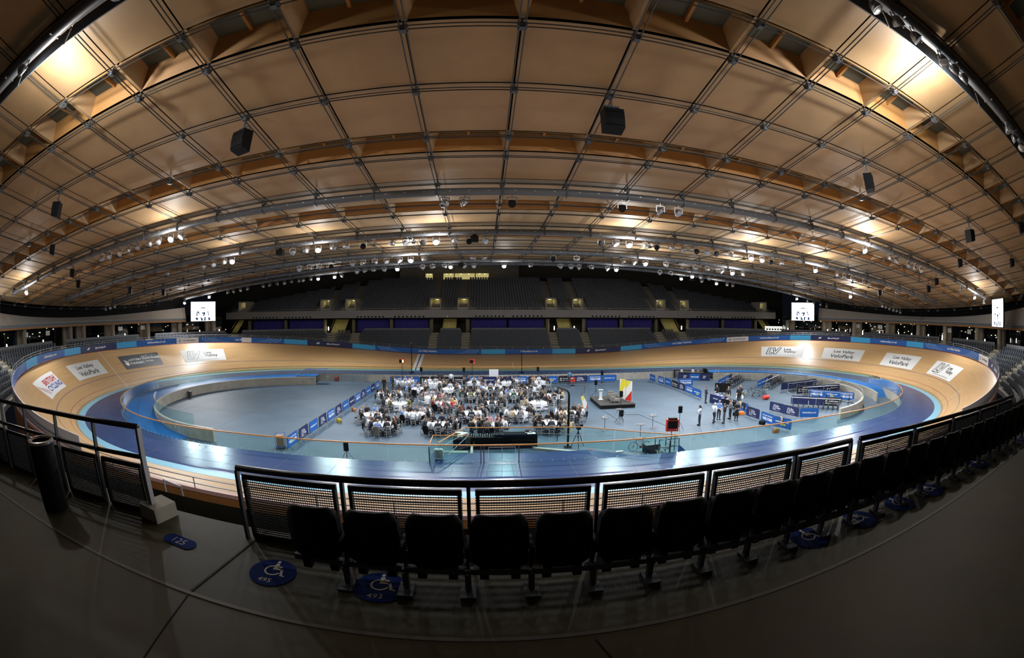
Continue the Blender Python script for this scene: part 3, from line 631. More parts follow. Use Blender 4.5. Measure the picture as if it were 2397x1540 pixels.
# screens at the corners
def scr(x, y, w, h, z, rz, label):
    o = thing('video_screen', label, 'screen', (x, y, z), rz, 'lit video screens at the hall corners')
    MB().box((0, .12, h/2), (w + .2, .2, h + .2)).build('casing', M['black'], o); MB().face([(-w/2, 0, 0), (w/2, 0, 0), (w/2, 0, h), (-w/2, 0, h)]).build('display', M['screen'], o)
    mb = MB(); k = h/3.2; fn = lambda u, v: (u*k, -.012, h*.42 + v*k)
    P_ = [[(-.55,.75),(-.3,.95),(.3,.95),(.5,.7),(.42,.62),(.25,.8),(-.3,.8),(-.48,.66)], [(-1.25,.1),(-1.0,.3),(-.75,.2),(-.7,-.2),(-.85,-.35),(-.9,0),(-1.1,.05),(-1.05,-.5),(-1.3,-.45)], [(-.3,.2),(0,.05),(.3,.25),(.42,-.1),(.2,-.5),(-.1,-.5),(.1,-.2),(-.2,-.1)], [(.5,.25),(.8,.2),(.95,.35),(1.05,0),(1.15,-.5),(.95,-.4),(.9,.05)], [(-1.5,-.8),(-1.2,-.7),(-.9,-.9),(-1.0,-1.15),(-1.3,-1.2)], [(-.5,-.6),(-.1,-.9),(0,-1.3),(-.4,-1.3)], [(.25,-.6),(.5,-.7),(.45,-1.3),(.15,-1.3)], [(.95,-.75),(1.25,-.7),(1.4,-1.2),(1.0,-1.25)]]
    for q in P_: put_poly(mb, q, fn)
    mb.build('picture_figure', emat('screen_picture', (.08, .14, .3), .5), o)
scr(-53.0, 22.2, 4.7, 3.25, 7.6, rad(38+4), 'bright video screen showing three figures at far left corner of the hall')
scr(52.9, 22.2, 4.6, 3.25, 7.55, -rad(42), 'bright video screen showing three figures at far right corner of the hall')
scr(-57.2, -20.0, 5.0, 3.3, 7.8, rad(90+52), 'bright video screen cut by left edge of the picture, near left corner')
scr(54.4, -20.4, 5.0, 3.3, 7.8, -rad(90+48), 'bright tall-looking video screen at near right corner of the hall')
# ---------------------------------------------------------------- cable-net roof
def rz(x, y): return 14.82 - .00135*(x + 1)**2 + .00247*y*y
XL = [-.237 + 3.6*k for k in range(-17, 18)]
YL = []
for k in range(-5, 6): YL += [(9.19*k, 'p'), (9.19*k + 3.66, 'r'), (9.19*k + 5.70, 'p')]
YL = [t for t in YL if -47 < t[0] < 56]
PAN = .30   # panels sit above the cables
cl = MB(); bands = 0
for j in range(len(YL) - 1):
    (y0, ty), y1 = YL[j], YL[j+1][0]
    if ty == 'p':
        for a, b in zip(XL, XL[1:]):
            g = .035; P = [(a+g, y0+g), (b-g, y0+g), (b-g, y1-g), (a+g, y1-g)]
            cl.face([(x, y, rz(x, y) + PAN) for x, y in P])
            cl.face([(x, y, rz(x, y) + PAN + .12) for x, y in ((a, y0), (b, y0), (b, y1), (a, y1))], 1)
    else:
        bands += 1; w = MB(); D = .80
        for i, (a, b) in enumerate(zip(XL, XL[1:])):
            g = .10; A = [(a+g, y0+g), (b-g, y0+g), (b-g, y1-g), (a+g, y1-g)]; B = [(a+.36, y0+.12), (b-.36, y0+.12), (b-.36, y1-.34), (a+.36, y1-.34)]
            lo = [Vector((x, y, rz(x, y) + PAN)) for x, y in A]; hi = [Vector((x, y, rz(x, y) + PAN + D)) for x, y in B]
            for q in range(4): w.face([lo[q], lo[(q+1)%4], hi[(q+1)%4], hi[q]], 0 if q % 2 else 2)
            w.face(hi, 1); xm = (a+b)/2; w.bar((xm, y0+.3, hi[0].z-.09), (xm, y1-.3, hi[2].z-.09), .12, .18, 2)
            w.face([(x, y, rz(x, y) + PAN + .02) for x, y in ((a, y0), (a+g, y0), (a+g, y1), (a, y1))]); w.face([(x, y, rz(x, y) + PAN + .02) for x, y in ((b-g, y0), (b, y0), (b, y1), (b-g, y1))])
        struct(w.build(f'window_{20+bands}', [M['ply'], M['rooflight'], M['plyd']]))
struct(cl.build('ceiling', [M['ply'], M['black']]))
bpy.data.objects['ceiling']['label'] = 'curved plywood-panelled roof hung on a steel cable net'
cm = MB(); cm.box((0,0,0), (.30,.30,.10)).box((0,0,-.09), (.20,.20,.1)).box((0,0,.1), (.08,.08,.3))
for sx, sy in ((1,1),(1,-1),(-1,1),(-1,-1)): cm.lathe([(.035,-.1),(.035,.09)], 6, (sx*.11, sy*.11, 0))
clamp_me = cm.mesh('clamp', M['clamp'])
for j, (y, ty) in enumerate(YL):
    mb = MB()
    for dy in (-.1, .1): mb.tube([(x, y+dy, rz(x, y) + .03) for x in XL], .025, 5)
    o = struct(mb.build('roof_cable', M['cable']))
    if y < -8:
        for x in XL: obj('clamp', clamp_me, o, (x, y, rz(x, y)))
    else:
        mb = MB()
        for x in XL: mb.add(cm, Matrix.Translation((x, y, rz(x, y))))
        q = mb.build('clamps', M['clamp'], o); q['kind'] = 'stuff'
for x in XL:
    mb = MB()
    for dx in (-.1, .1): mb.tube([(x+dx, t[0], rz(x, t[0]) - .04) for t in YL], .025, 5)
    struct(mb.build('roof_cable', M['cable']))

# ---------------------------------------------------------------- lighting gantries
GY = {0: -36.76, 1: -18.38, 2: -9.19, 3: 0., 4: 9.19, 5: 18.38}
GN = {0: 'nearest gantry overhead', 1: 'second gantry from camera', 2: 'third gantry from camera', 3: 'middle fourth gantry', 4: 'fifth gantry from camera', 5: 'farthest sixth gantry'}
def gz(g, x): return rz(x, GY[g]) - .45
for g, y in GY.items():
    o = thing('lighting_gantry', f'long curved grey lighting gantry hung across the roof, {GN[g]}', 'gantry', (0, y, 0), 0, 'lighting gantries under the roof')
    xe = 57; gx = [x for x in XL if abs(x) < xe]; k = 2.2 if g == 0 else 1
    MB().tube([(x, 0, gz(g, x)) for x in gx], .22*(1.3 if g == 0 else 1), 10).build('beam', M['gantry'], o, smooth=True)
    mb = MB()
    for a, b in zip(gx, gx[1:]): mb.bar((a+.06, .30*k, gz(g, a) + .1), (b-.06, .30*k, gz(g, b) + .1), .05, .34*k)
    mb.build('cable_tray', M['gantry'], o)
    mb = MB()
    for a, b in zip(gx, gx[1:]):
        mb.bar((a, 0, gz(g, a)), (a, 0, gz(g, a) + .5), .06, .06); mb.box((a, 0, gz(g, a)), (.08, .5, .5))
        for t in (.2, .5, .8): xm = a + (b-a)*t; mb.box((xm, -.215, gz(g, xm)), (.1, .03, .03), 0, 1)
    mb.build('hangers', [M['steeld'], M['fix']], o)['kind'] = 'stuff'
hd = bpy.data.meshes
_h = MB(); _h.lathe([(.06,.30), (.13,.26), (.20,.12), (.235,-.04), (.22,-.04), (.18,.05), (0,.12)], 18); hous_me = _h.mesh('lamp_housing', M['lamph'], True)
_h2 = MB(); _h2.lathe([(.06,.30), (.13,.26), (.20,.12), (.235,-.04), (.22,-.04), (.18,.05), (0,.12)], 18); housk_me = _h2.mesh('lamp_housing_black', M['black'], True)
def lens_me(n, m): return MB().lathe([(.215, -.03), (.12, -.045), (0, -.05)], 18).mesh(n, m)
lens_on, lens_off, lens_k = lens_me('lens_on', M['lampon']), lens_me('lens_off', M['lampdim']), lens_me('lens_black', M['black'])
_y = MB(); _y.box((0, 0, .62), (.55, .1, .05)).box((0, 0, .5), (.05, .05, .3))
for sx in (-1, 1): _y.bar((sx*.26, 0, 0), (sx*.26, 0, .36), .03, .05)
_y.bar((-.27, 0, .36), (.27, 0, .36), .03, .05); yoke_me = _y.mesh('yoke', M['lamph']); _y2 = MB(); _y2.v = list(_y.v); _y2.f = list(_y.f); _y2.m = list(_y.m)
def aim_rot(d): return Vector(d).to_track_quat('-Z', 'Y').to_euler()
LSPEC = []
def floodlight(g, x, kind, i, d, label):
    z = gz(g, x) - .72
    o = thing('floodlight', label, 'floodlight', (x, GY[g] - .02, z), 0, 'floodlights hung from the roof gantries')
    hsg = obj('housing', housk_me if kind == 'k' else hous_me, o); hsg.rotation_euler = aim_rot(d)
    ln = obj('lens', {'on': lens_on, 'off': lens_off, 'k': lens_k}[kind], o); ln.rotation_euler = aim_rot(d); obj('yoke', yoke_me, o)
    return o
LIT = {0: [(-20.1, 1.0), (11.0, 1.0), (10.2, .6)], 1: [(-50.2, .8), (-26.1, .8), (24.3, 1.5), (49.5, .8)], 2: [(-17.9, .6), (-26.3, .5), (-8.4, .7), (6.5, 1.2), (18.3, 1.2), (26.7, 1.1)],
       3: [(-11.8, 1.3), (11.4, .8), (22.0, .9), (42.7, 1.4)], 4: [(-14.9, .4), (-2.4, 1.0), (-8.6, .4), (11.1, 1.0), (21.5, .4)], 5: [(-26.0, 1.0), (-28.6, .4), (-54.5, 1.1), (-48.8, 1.3), (24.3, 1.0), (30.6, .8), (47.9, .9)]}
UN = {0: [5.4, 6.5, 7.6, 9.4, 16.5, 17.6, 18.7, -14.5], 1: [-34.6,-33.5,-32.1,-31.0,-29.8,-28.4,-27.4,-25.1,-7.0,-5.9,-3.3,3.0,5.4,6.6,28.2,29.3,31.6,33.0,34.2,44.8,53.3],
      2: [-34.4,-29.7,-28.4,-27.2,-20.2,-19.0,-16.6,-15.5,-14.1,-11.8,-10.7,-9.4,-7.0,-5.9,-4.7,4.2,5.4,7.9,8.9,10.2,11.4,12.6,13.6,14.6,16.1,19.6,20.7,22.0,30.2,31.4,32.8,35.0,36.1,42.1],
      3: [-56.0,-54.9,-53.8,-23.6,-22.4,-21.3,-20.0,-17.7,-16.6,-15.4,-14.2,-12.9,-10.5,-5.8,-4.7,1.9,4.2,9.0,10.2,13.7,17.2,18.7,20.6,23.5,50.9,52,53.1,54.2,55.3,56.4],
      4: [-19.9,-18.9,-17.8,-16.5,-11.9,-10.7,-9.3,-7.0,-5.9,.7,4.2,5.5,6.5,8.0,10.0,16.9,18.4,22.8,24.1], 5: [-44.8,-43.7,-42.3,-40.9,-38,-36.8,-35.5,-34.2,-33,-31.7,-31,-29.8,-24.9,27.9,32.6,33.7,50.7,52.4,54.2,56]}
BLK = {(1, -3.3), (1, 3.0), (2, -14.1), (2, -9.4), (2, -5.9), (2, 4.2), (2, 8.9), (2, 12.6), (2, 14.6), (3, 1.9), (3, -20.0), (2, 20.7)}
for g in GY:
    allx = sorted([(x, 'on') for x, e in LIT[g]] + [(x, 'k' if (g, x) in BLK else 'off') for x in UN[g]])
    for i, (x, kd) in enumerate(allx):
        if kd == 'on':
            d = (rnd.uniform(-.25, .25), 1.0, -.55) if g == 0 else (-.010*x + rnd.uniform(-.2,.2), -.75, -.8)
        elif kd == 'k': d = (.3, -.8, -.45)
        else: d = (rnd.uniform(-.6, .6), rnd.uniform(-.9, .5), -.8)
        nm = {'on': 'lit floodlight glaring white', 'off': 'unlit silver floodlight', 'k': 'black faced floodlight'}[kd]
        floodlight(g, x, kd, i, d, f'{nm} on the {GN[g]}, {ordw(i)} lamp from its left')
    for x, e in LIT[g]: LSPEC.append((g, x, e))

# real light from the lit lamps: a wide flood aimed at the track and the lamp's own spill
PW = 4500.
for g, x, e in LSPEC:
    L = bpy.data.lights.new('flood', 'SPOT'); L.energy = PW*e*(.35 if g == 0 else 1); L.color = (.93, .97, 1); L.spot_size = rad(150); L.spot_blend = .6; L.shadow_soft_size = .23
    o = bpy.data.objects.new('flood', L); C.objects.link(o); o.location = (x, GY[g] + (.3 if g == 0 else -.25), gz(g, x) - 1.02)
    o.rotation_euler = aim_rot((-x*.006, .8 if g == 0 else (-.22 if g < 5 else -.5), -1.0 if g else -.6))
    L = bpy.data.lights.new('spill', 'POINT'); L.energy = PW*e*(.12 if g == 0 else .14 if g < 4 else .05); L.color = (1, .97, .93); L.shadow_soft_size = .22
    o = bpy.data.objects.new('spill', L); C.objects.link(o); o.location = (x, GY[g] + (1.5 if g == 0 else -.28), gz(g, x) - .98)
# ---------------------------------------------------------------- loudspeakers under the roof
def roof_speaker(x, y, face, label, sc=1.):
    z = rz(x, y)
    o = thing('loudspeaker', label, 'loudspeaker', (x, y, z - .05), face, 'loudspeakers hung from the roof')
    mb = MB(); w, d = .78*sc, .52*sc
    prof = [(-.26,-.35), (-.30,-.75), (-.26,-1.15), (.22,-1.28), (.26,-.35)]
    mb.sweep([[(sx*w/2*(1 if j else 1), yy*sc*1.0, -.25 + zz*sc) for yy, zz in prof] for j, sx in enumerate((-1, 1))]); mb.build('cabinet', M['black'], o)
    mb = MB()
    for k in range(3): mb.box((0, -.29*sc, -.25 + (-.5 - .28*k)*sc), (w*.9, .02, .02))
    mb.build('grille', M['soft'], o)
    mb = MB(); mb.box((0, 0, -.42*sc), (w*.8, .06, .05)).bar((0, 0, -.05), (0, 0, -.45*sc), .06, .06).bar((-w*.35, .1, -.42*sc), (-w*.35, .1, -.66*sc), .03, .05).bar((w*.35, .1, -.42*sc), (w*.35, .1, -.66*sc), .03, .05); mb.build('bracket', M['steeld'], o)
for x, fc, lab in ((-29.1, -.9, 'black loudspeaker hung near left edge of the picture under the roof'), (-14.6, -.35, 'large black loudspeaker hung left of centre under the roof'), (-.2, .05, 'largest black loudspeaker hung right of centre under the roof'), (14.2, .6, 'black loudspeaker hung under roof panels at upper right'), (28.5, 1.2, 'pale-backed loudspeaker hung under roof near right edge of picture')):
    roof_speaker(x, -27.57, fc, lab)
for i, (x, y) in enumerate(((-36.4,-23.1), (-41,-17.4), (-44.3,-14.1), (-44,-5.7), (-43.7,.5), (35.3,-23), (40.2,-17), (43,-14.1), (42.1,-6.2), (31.1,-32.2), (39.5,-28.1))):
    sd = 'left' if x < 0 else 'right'; k = i if x < 0 else i - 5
    roof_speaker(x, y, math.atan2(x, -y - 10)*.5, f'small black loudspeaker hung towards {sd} end of roof, {ordw(k)} from near side', .85)
for x, g in ((-21.4, 2), (-5.5, 2), (-7.4, 4), (7.1, 4), (26.2, 5)):
    o = tag(MB().box((x, GY[g], gz(g, x) - .55), (.6, .5, .45)).box((x, GY[g], gz(g, x) - .28), (.3, .08, .12)).build('projector_box', M['black']), f'small black box under the {GN[g]}, {"left" if x < 0 else "right"}{" near centre" if abs(x) < 8 else ""}', 'equipment box')
# ---------------------------------------------------------------- near platform, where the camera stands
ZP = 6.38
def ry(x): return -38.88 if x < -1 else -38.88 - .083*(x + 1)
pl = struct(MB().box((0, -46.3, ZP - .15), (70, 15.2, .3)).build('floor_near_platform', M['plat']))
mb = MB(); mb.box((0, -40.02, ZP + .003), (70, .04, .006), 0, 0); mb.build('floor_edge_strip', mat('worn_metal_edge', (.13, .125, .115), .6, metal=.2), pl)
mb = MB(); mb.bar((-7.06, -38.72, ZP + .004), (-7.22, -40.0, ZP + .004), .022, .004).bar((-7.22, -40.0, ZP + .003), (-7.02, -41.6, ZP + .003), .008, .004).bar((-6.9, -41.0, ZP + .003), (-6.35, -41.75, ZP + .003), .008, .004).bar((-4.2, -40.1, ZP + .003), (-3.9, -41.2, ZP + .003), .01, .004); mb.build('joint_line', M['black'], pl)
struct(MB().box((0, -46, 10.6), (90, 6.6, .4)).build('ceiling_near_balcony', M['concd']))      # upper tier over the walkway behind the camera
struct(MB().box((0, -52.5, 8.5), (90, .3, 4.5)).build('wall_near_back', M['concd']))
# steep near rows between the platform and the track
nr = MB()
for j in range(8):
    d = 15.0 - .75*j; z = 5.7 - .6*j; ss = srange(PER - 26, PER + 26, 2)
    nr.strip([off(s, d, z) for s in ss], [off(s, d - .75, z) for s in ss]); nr.strip([off(s, d, z + .6) for s in ss], [off(s, d, z) for s in ss])
struct(nr.build('floor_near_rows', M['concd']))
# perforated guard rails
def perf_panel(a, b, z0, z1, parent, n_u, n_v):
    a, b = Vector(a), Vector(b); u = (b - a).normalized(); L = (b - a).length; mb = MB()
    for i in range(n_u + 1): p = a + u*L*i/n_u; mb.bar((p.x, p.y, z0), (p.x, p.y, z1), .011, .002)
    for j in range(n_v + 1): z = z0 + (z1 - z0)*j/n_v; mb.bar((a.x, a.y+.001, z), (b.x, b.y+.001, z), .002, .011)
    mb.build('perforated_panel', M['blackrail'], parent)
    mb = MB(); mb.bar((a.x, a.y, z1 + .005), (b.x, b.y, z1 + .005), .03, .05).bar((a.x, a.y, z0), (b.x, b.y, z0), .03, .05)
    for p in (a + u*.02, b - u*.02): mb.bar((p.x, p.y, z0), (p.x, p.y, z1), .06, .03)
    mb.build('panel_frame', M['blackrail'], parent)
def guard(label, xs, ztop, zp, mid=None, lean=.06, cap_end=None):
    o = thing('guard_rail', label, 'railing')
    P_ = [(x, ry(x) if x > -7.5 else -38.93 + (x + 8.49)*.10) for x in xs]
    path = [(x, y, ztop) for x, y in P_]
    MB().tube(path, .032, 10).build('top_rail', M['blackrail'], o, smooth=True)
    if mid: MB().tube([(x, y, mid) for x, y in P_], .026, 8).build('mid_rail', M['blackrail'], o, smooth=True)
    for (x, y) in P_: MB().bar((x, y - .045, ZP - .12), (x, y, ztop - .02), .05, .03).build('post', M['steeld'], o)
    for (x0, y0), (x1, y1) in zip(P_, P_[1:]):
        u = Vector((x1-x0, y1-y0)).normalized()*.055
        perf_panel((x0+u.x, y0+u.y, 0), (x1-u.x, y1-u.y, 0), ZP + .02, zp, o, int(math.dist((x0,y0),(x1,y1))/.024), int((zp - ZP)/.024))
    return o
guard('black guard rail with perforated panels across the front of the platform, centre section', [-7.18, -6.1, -5.02, -3.95, -2.87, -1.79, -.86], 7.10, 7.02)
guard('black guard rail with perforated panels along right part of the platform', [-.70, .52, 1.7, 2.8, 3.7, 4.63], 7.10, 7.02)
g = guard('taller black guard rail with middle bar left of the aisle opening', [-12.6, -11.98, -11.12, -10.2, -9.31, -8.49], 7.37, 6.93, mid=7.04)
MB().bar((-8.43, -38.99, ZP + .0), (-8.49, -38.93, 7.36), .07, .04).build('end_post', mat('worn_grey_post', (.32, .32, .33), .5, metal=.3), g)
pf = MB(); pf.prism([(-8.62, -39.06), (-8.30, -39.12), (-8.22, -38.80), (-8.52, -38.72)], ZP, ZP + .16); struct(pf.build('floor_post_plinth', mat('plinth_concrete', (.42, .40, .33), .7)))
struct(MB().box((-12.75, -39.25, ZP + .35), (.5, .5, .9)).box((-12.35, -38.9, ZP + .05), (.6, .3, .3)).build('wall_aisle_left', M['conc']))
# black folded seats bolted along the platform
_b = MB()
_b.sweep([[(x, y, z) for x, y in ((-w, .0), (-w*.6, -.025), (0, -.035), (w*.6, -.025), (w, .0), (w, .03), (0, -.005), (-w, .03))] for w, z in ((.150, .21), (.205, .25), (.215, .45), (.205, .60), (.180, .655), (.15, .67))]); nb_me = _b.mesh('seat_back', M['black'], True)
_b = MB(); _b.sweep([[(x, y, z) for x, y in ((-w, .06), (w, .06), (w, .13), (-w, .13))] for w, z in ((.17, .22), (.2, .26), (.2, .56), (.17, .60))]).box((-.12, .05, .15), (.07, .07, .14)).box((.12, .05, .15), (.07, .07, .14)); np_me = _b.mesh('seat_pan', M['black'])
_b = MB(); _b.box((.235, .04, .38), (.03, .22, .09)).box((.235, .05, .25), (.025, .05, .2)); na_me = _b.mesh('arm', M['black'])
_b = MB(); _b.box((.235, -.02, .10), (.045, .05, .2)).box((.235, -.06, .012), (.12, .2, .02)).box((.235, -.05, .18), (.02, .09, .03)); nl_me = _b.mesh('leg_bracket', M['steeld'])
N = 26
for i in range(N):
    x = -6.22 + .478*i; y = ry(x) - .50 + (0 if x < 0 else .012*x)
    o = thing('stadium_seat', f'black folded seat seen from behind on the platform, {ordw(i)} from row left end', 'seat', (x, y, ZP), 0 if x < -1 else -.08, 'black seats along the platform edge')
    obj('seat_back', nb_me, o); obj('seat_pan', np_me, o); obj('arm', na_me, o); obj('leg_bracket', nl_me, o)
bm = tag(MB().box((0,0,0), (.478*N, .05, .05)).build('seat_beam', M['steeld']), 'long steel beam carrying the black platform seats', 'beam'); bm.location = (-6.45 + .478*N/2, -39.47, ZP + .17); bm.rotation_euler = (0, 0, -.022)
for i in range(6):
    o = thing('stadium_seat', f'black folded seat below the aisle opening, {ordw(i)} from the left', 'seat', (-11.7 + .74*i, -36.35, 4.38), .1, 'black seats below the aisle opening')
    obj('seat_back', nb_me, o); obj('seat_pan', np_me, o); obj('arm', na_me, o)
    o.scale = (1.3, 1.15, 1.2)
hp = thing('aisle_hoop_rail', 'bare steel hoop rail standing below the aisle opening before the track', 'handrail'); MB().tube([(-11.5, -35.6, 4.5), (-11.5, -35.6, 5.22), (-10.85, -35.75, 5.22), (-10.85, -35.75, 4.5)], .022, 6).build('hoop', M['steel'], hp)
# litter bin
o = thing('litter_bin', 'tall black cylindrical litter bin with shiny metal rim by the left railing', 'bin', (-9.86, -39.62, ZP))
MB().lathe([(.19, 0), (.19, .80), (.17, .80), (.17, .6), (0, .6)], 28).build('bin_body', M['black'], o, smooth=False); MB().lathe([(.196, .785), (.196, .815), (.165, .82), (.14, .80), (.165, .785)], 28).build('rim', M['rimglow'], o)
# blue floor markers
def wheel(mb, fn, s):
    put_poly(mb, [(.0+.055*s*cos(a), .40*s+.075*s*sin(a)) for a in [2*PI*k/12 for k in range(12)]], fn)
    for P_ in ([(-.05,.30),(.06,.30),(.09,.05),(-.06,.05)], [(.05,.2),(.2,.17),(.2,.10),(.05,.12)], [(-.05,.06),(.24,.06),(.24,-.02),(-.05,-.02)], [(.18,.06),(.26,.04),(.36,-.28),(.27,-.30)], [(.27,-.30),(.36,-.28),(.42,-.26),(.42,-.33)]): put_poly(mb, [(x*s, y*s) for x, y in P_], fn)
    A = [rad(100 + 15*k) for k in range(17)]
    for a, b in zip(A, A[1:]): put_poly(mb, [(s*(-.02 + r*cos(t)), s*(-.08 + r*sin(t))) for t, r in ((a, .27), (b, .27), (b, .21), (a, .21))], fn)
for x, y, t, lab in ((-6.67, -39.43, '495', 'blue wheelchair space floor disc numbered 495, clear of the seats'), (-5.72, -39.42, '493', 'blue wheelchair space floor disc numbered 493 under the first seats'), (-1.86, -39.45, '', 'blue wheelchair floor disc under seats, left one of the right-hand discs'), (-1.07, -39.46, '', 'blue wheelchair floor disc under seats, second of the right-hand discs'),
                      (-.29, -39.5, '', 'blue wheelchair floor disc under seats, third of the right-hand discs'), (.46, -39.55, '', 'blue wheelchair floor disc under seats, fourth of the right-hand discs'), (2.17, -39.65, '', 'blue wheelchair floor disc far along the platform beneath seats'), (4.5, -39.85, '', 'blue wheelchair floor disc at the far right end of the platform')):
    o = thing('floor_marker', lab, 'floor sign', (x, y, ZP + .006), .0, 'wheelchair space discs on the platform')
    MB().lathe([(.215, -.006), (.215, .0), (0, .0)], 36).build('disc', M['disc'], o); fn = lambda u, v: (u, v, .002)
    mb = MB(); wheel(mb, lambda u, v: (u, v + .05, .002), .30)
    if t: put_text(mb, t, fn, height=.06, bold=.0, at=(-.02, -.135))
    mb.build('symbol', M['marker'], o)
o = thing('row_number_marker', 'blue oblong floor marker numbered 125 beside the aisle opening', 'floor sign', (-7.82, -39.31, ZP + .006), -.12)
MB().prism([(.13 + .09*cos(a), .09*sin(a)) for a in [rad(-90 + 15*k) for k in range(13)]] + [(-.13 + .09*cos(a), .09*sin(a)) for a in [rad(90 + 15*k) for k in range(13)]], -.006, 0).build('plate', M['disc'], o)
mb = MB(); put_text(mb, '125', lambda u, v: (u, v, .002), height=.10, bold=.0); mb.build('number', mat('grey_floor_number', (.30, .30, .30), .6), o)
# ---------------------------------------------------------------- people
ZI = -1.
def skin(name, J, E, root, sub=1, mats=None):
    names = list(J); me = bpy.data.meshes.new(name); me.from_pydata([J[n][:3] for n in names], [(names.index(a), names.index(b)) for a, b in E], [])
    o = bpy.data.objects.new(name, me); C.objects.link(o); m = o.modifiers.new('s', 'SKIN'); m.use_smooth_shade = True
    for i, n in enumerate(names):
        sv = me.skin_vertices[0].data[i]; r = J[n][3]; sv.radius = r if isinstance(r, tuple) else (r, r); sv.use_root = (n == root)
    if sub: o.modifiers.new('d', 'SUBSURF').levels = sub; o.modifiers['d'].render_levels = sub
    dg = bpy.context.evaluated_depsgraph_get(); dg.update(); r = bpy.data.meshes.new_from_object(o.evaluated_get(dg)); r.name = name
    bpy.data.objects.remove(o); bpy.data.meshes.remove(me); r.materials.clear(); r.materials.append(mats or M['white']); r.shade_smooth(); return r
def figure(kind, P):
    """P: joints of the pose. returns meshes: body, top, trousers, hair short, hair long"""
    V = lambda n: Vector(P[n]); nk, hd = V('neck'), V('head'); fw = Vector(P.get('face', (0, 1, 0))).normalized(); up = (hd - nk).normalized(); sd = fw.cross(up).normalized()
    J = {'pel': (*P['pel'], .085), 'sp': (*P['sp'], .085), 'ch': (*P['ch'], .10), 'nb': (*(nk - up*.03), .055), 'nk': (*(nk + up*.05), .052), 'h1': (*(hd - up*.045 + fw*.02), .07), 'h2': (*(hd + up*.03), .088), 'h3': (*(hd + up*.10 - fw*.01), .06),
         'nose': (*(hd + fw*.105 - up*.01), .014), 'chin': (*(hd + fw*.075 - up*.085), .024)}
    E = [('pel','sp'), ('sp','ch'), ('ch','nb'), ('nb','nk'), ('nk','h1'), ('h1','h2'), ('h2','h3'), ('h2','nose'), ('h1','chin')]
    for s, x in (('l', -1), ('r', 1)):
        J['ear'+s] = (*(hd + sd*x*.092), .014); E.append(('h2', 'ear'+s))
        sh, el, wr = V('sh'+s), V('el'+s), V('wr'+s); d = (wr - el).normalized(); lat = d.cross(Vector((0,0,1))); lat = lat.normalized() if lat.length > .1 else Vector((1,0,0))
        J['sh'+s] = (*sh, .055); J['el'+s] = (*el, .044); J['wr'+s] = (*wr, .028); J['pa'+s] = (*(wr + d*.06), (.036, .018)); E += [('ch','sh'+s), ('sh'+s,'el'+s), ('el'+s,'wr'+s), ('wr'+s,'pa'+s)]
        for k, (o_, l) in enumerate(((-.032,.075), (-.011,.088), (.011,.082), (.032,.065))):
            J[f'f{k}{s}'] = (*(wr + d*(.06 + l) + lat*o_ + Vector((0,0,-.012))), .009); E.append(('pa'+s, f'f{k}{s}'))
        J['t'+s] = (*(wr + d*.055 + lat*.055*(-x) + Vector((0,0,.02))), .010); E.append(('wr'+s, 't'+s))
        hp, kn, an, to = V('hp'+s), V('kn'+s), V('an'+s), V('to'+s)
        J['hp'+s] = (*hp, .07); J['kn'+s] = (*kn, .056); J['an'+s] = (*an, .04); J['to'+s] = (*to, (.042, .028)); E += [('pel','hp'+s), ('hp'+s,'kn'+s), ('kn'+s,'an'+s), ('an'+s,'to'+s)]
    body = skin(f'body_{kind}', J, E, 'pel', 1)
    mb = MB(); mb.v = [tuple(v.co) for v in body.vertices]; mb.f = [tuple(p.vertices) for p in body.polygons]; mb.m = [0]*len(mb.f)
    for x in (-.034, .034): mb.lathe([(.011, -.006), (.012, 0), (.006, .006), (0, .008)], 8, hd + sd*x + fw*.082 + up*.018, 1, fw.to_track_quat('Z', 'Y').to_matrix()); mb.box(hd + sd*x + fw*.086 + up*.038, (.034, .012, .008), 0, 1, Matrix((sd, fw, up)).transposed())
    mb.box(hd + fw*.088 - up*.048, (.04, .012, .009), 0, 2, Matrix((sd, fw, up)).transposed())
    body = mb.mesh(f'body_{kind}', [M['white'], mat('eye_dark', (.02, .015, .012), .4), mat('lip', (.35, .12, .10), .6)], True)
    T = {n: (*J[n][:3], r) for n, r in (('pel', .14), ('sp', .145), ('ch', .165), ('nb', .092))}; ET = [('pel','sp'), ('sp','ch'), ('ch','nb')]; pv, sv_ = V('pel'), V('sp'); T['pel'] = (*(pv - (sv_ - pv)*.25), .150)
    for s in 'lr':
        T['sh'+s] = (*(Vector(J['sh'+s][:3]) + Vector((0, 0, .012))), .088); T['el'+s] = (*J['el'+s][:3], .06); w = V('wr'+s).lerp(V('el'+s), .08); T['wr'+s] = (*w, .042); ET += [('ch','sh'+s), ('sh'+s,'el'+s), ('el'+s,'wr'+s)]
    top = skin(f'top_{kind}', T, ET, 'pel', 1)
    T = {'pel': (*J['pel'][:3], .112), 'up': (*(pv + (sv_ - pv)*.55), .105)}; ET = [('up','pel')]
    for s in 'lr':
        T['hp'+s] = (*J['hp'+s][:3], .108); T['kn'+s] = (*J['kn'+s][:3], .078); T['an'+s] = (*V('an'+s).lerp(V('kn'+s), .06), .058); ET += [('pel','hp'+s), ('hp'+s,'kn'+s), ('kn'+s,'an'+s)]
    tr = skin(f'trousers_{kind}', T, ET, 'pel', 1)
    mb = MB()
    for s in 'lr':
        an, to = V('an'+s), V('to'+s); mb.tube([an + (an-to).normalized()*.05 + Vector((0,0,-.035)), an + Vector((0,0,-.03)), an.lerp(to, .6) + Vector((0,0,-.02)), to + (to-an).normalized()*.03 + Vector((0,0,-.005))], [.045, .062, .06, .042], 8)
    sh_ = mb.mesh(f'shoes_{kind}', M['black'], True)
    R = Matrix((sd, fw, up)).transposed()
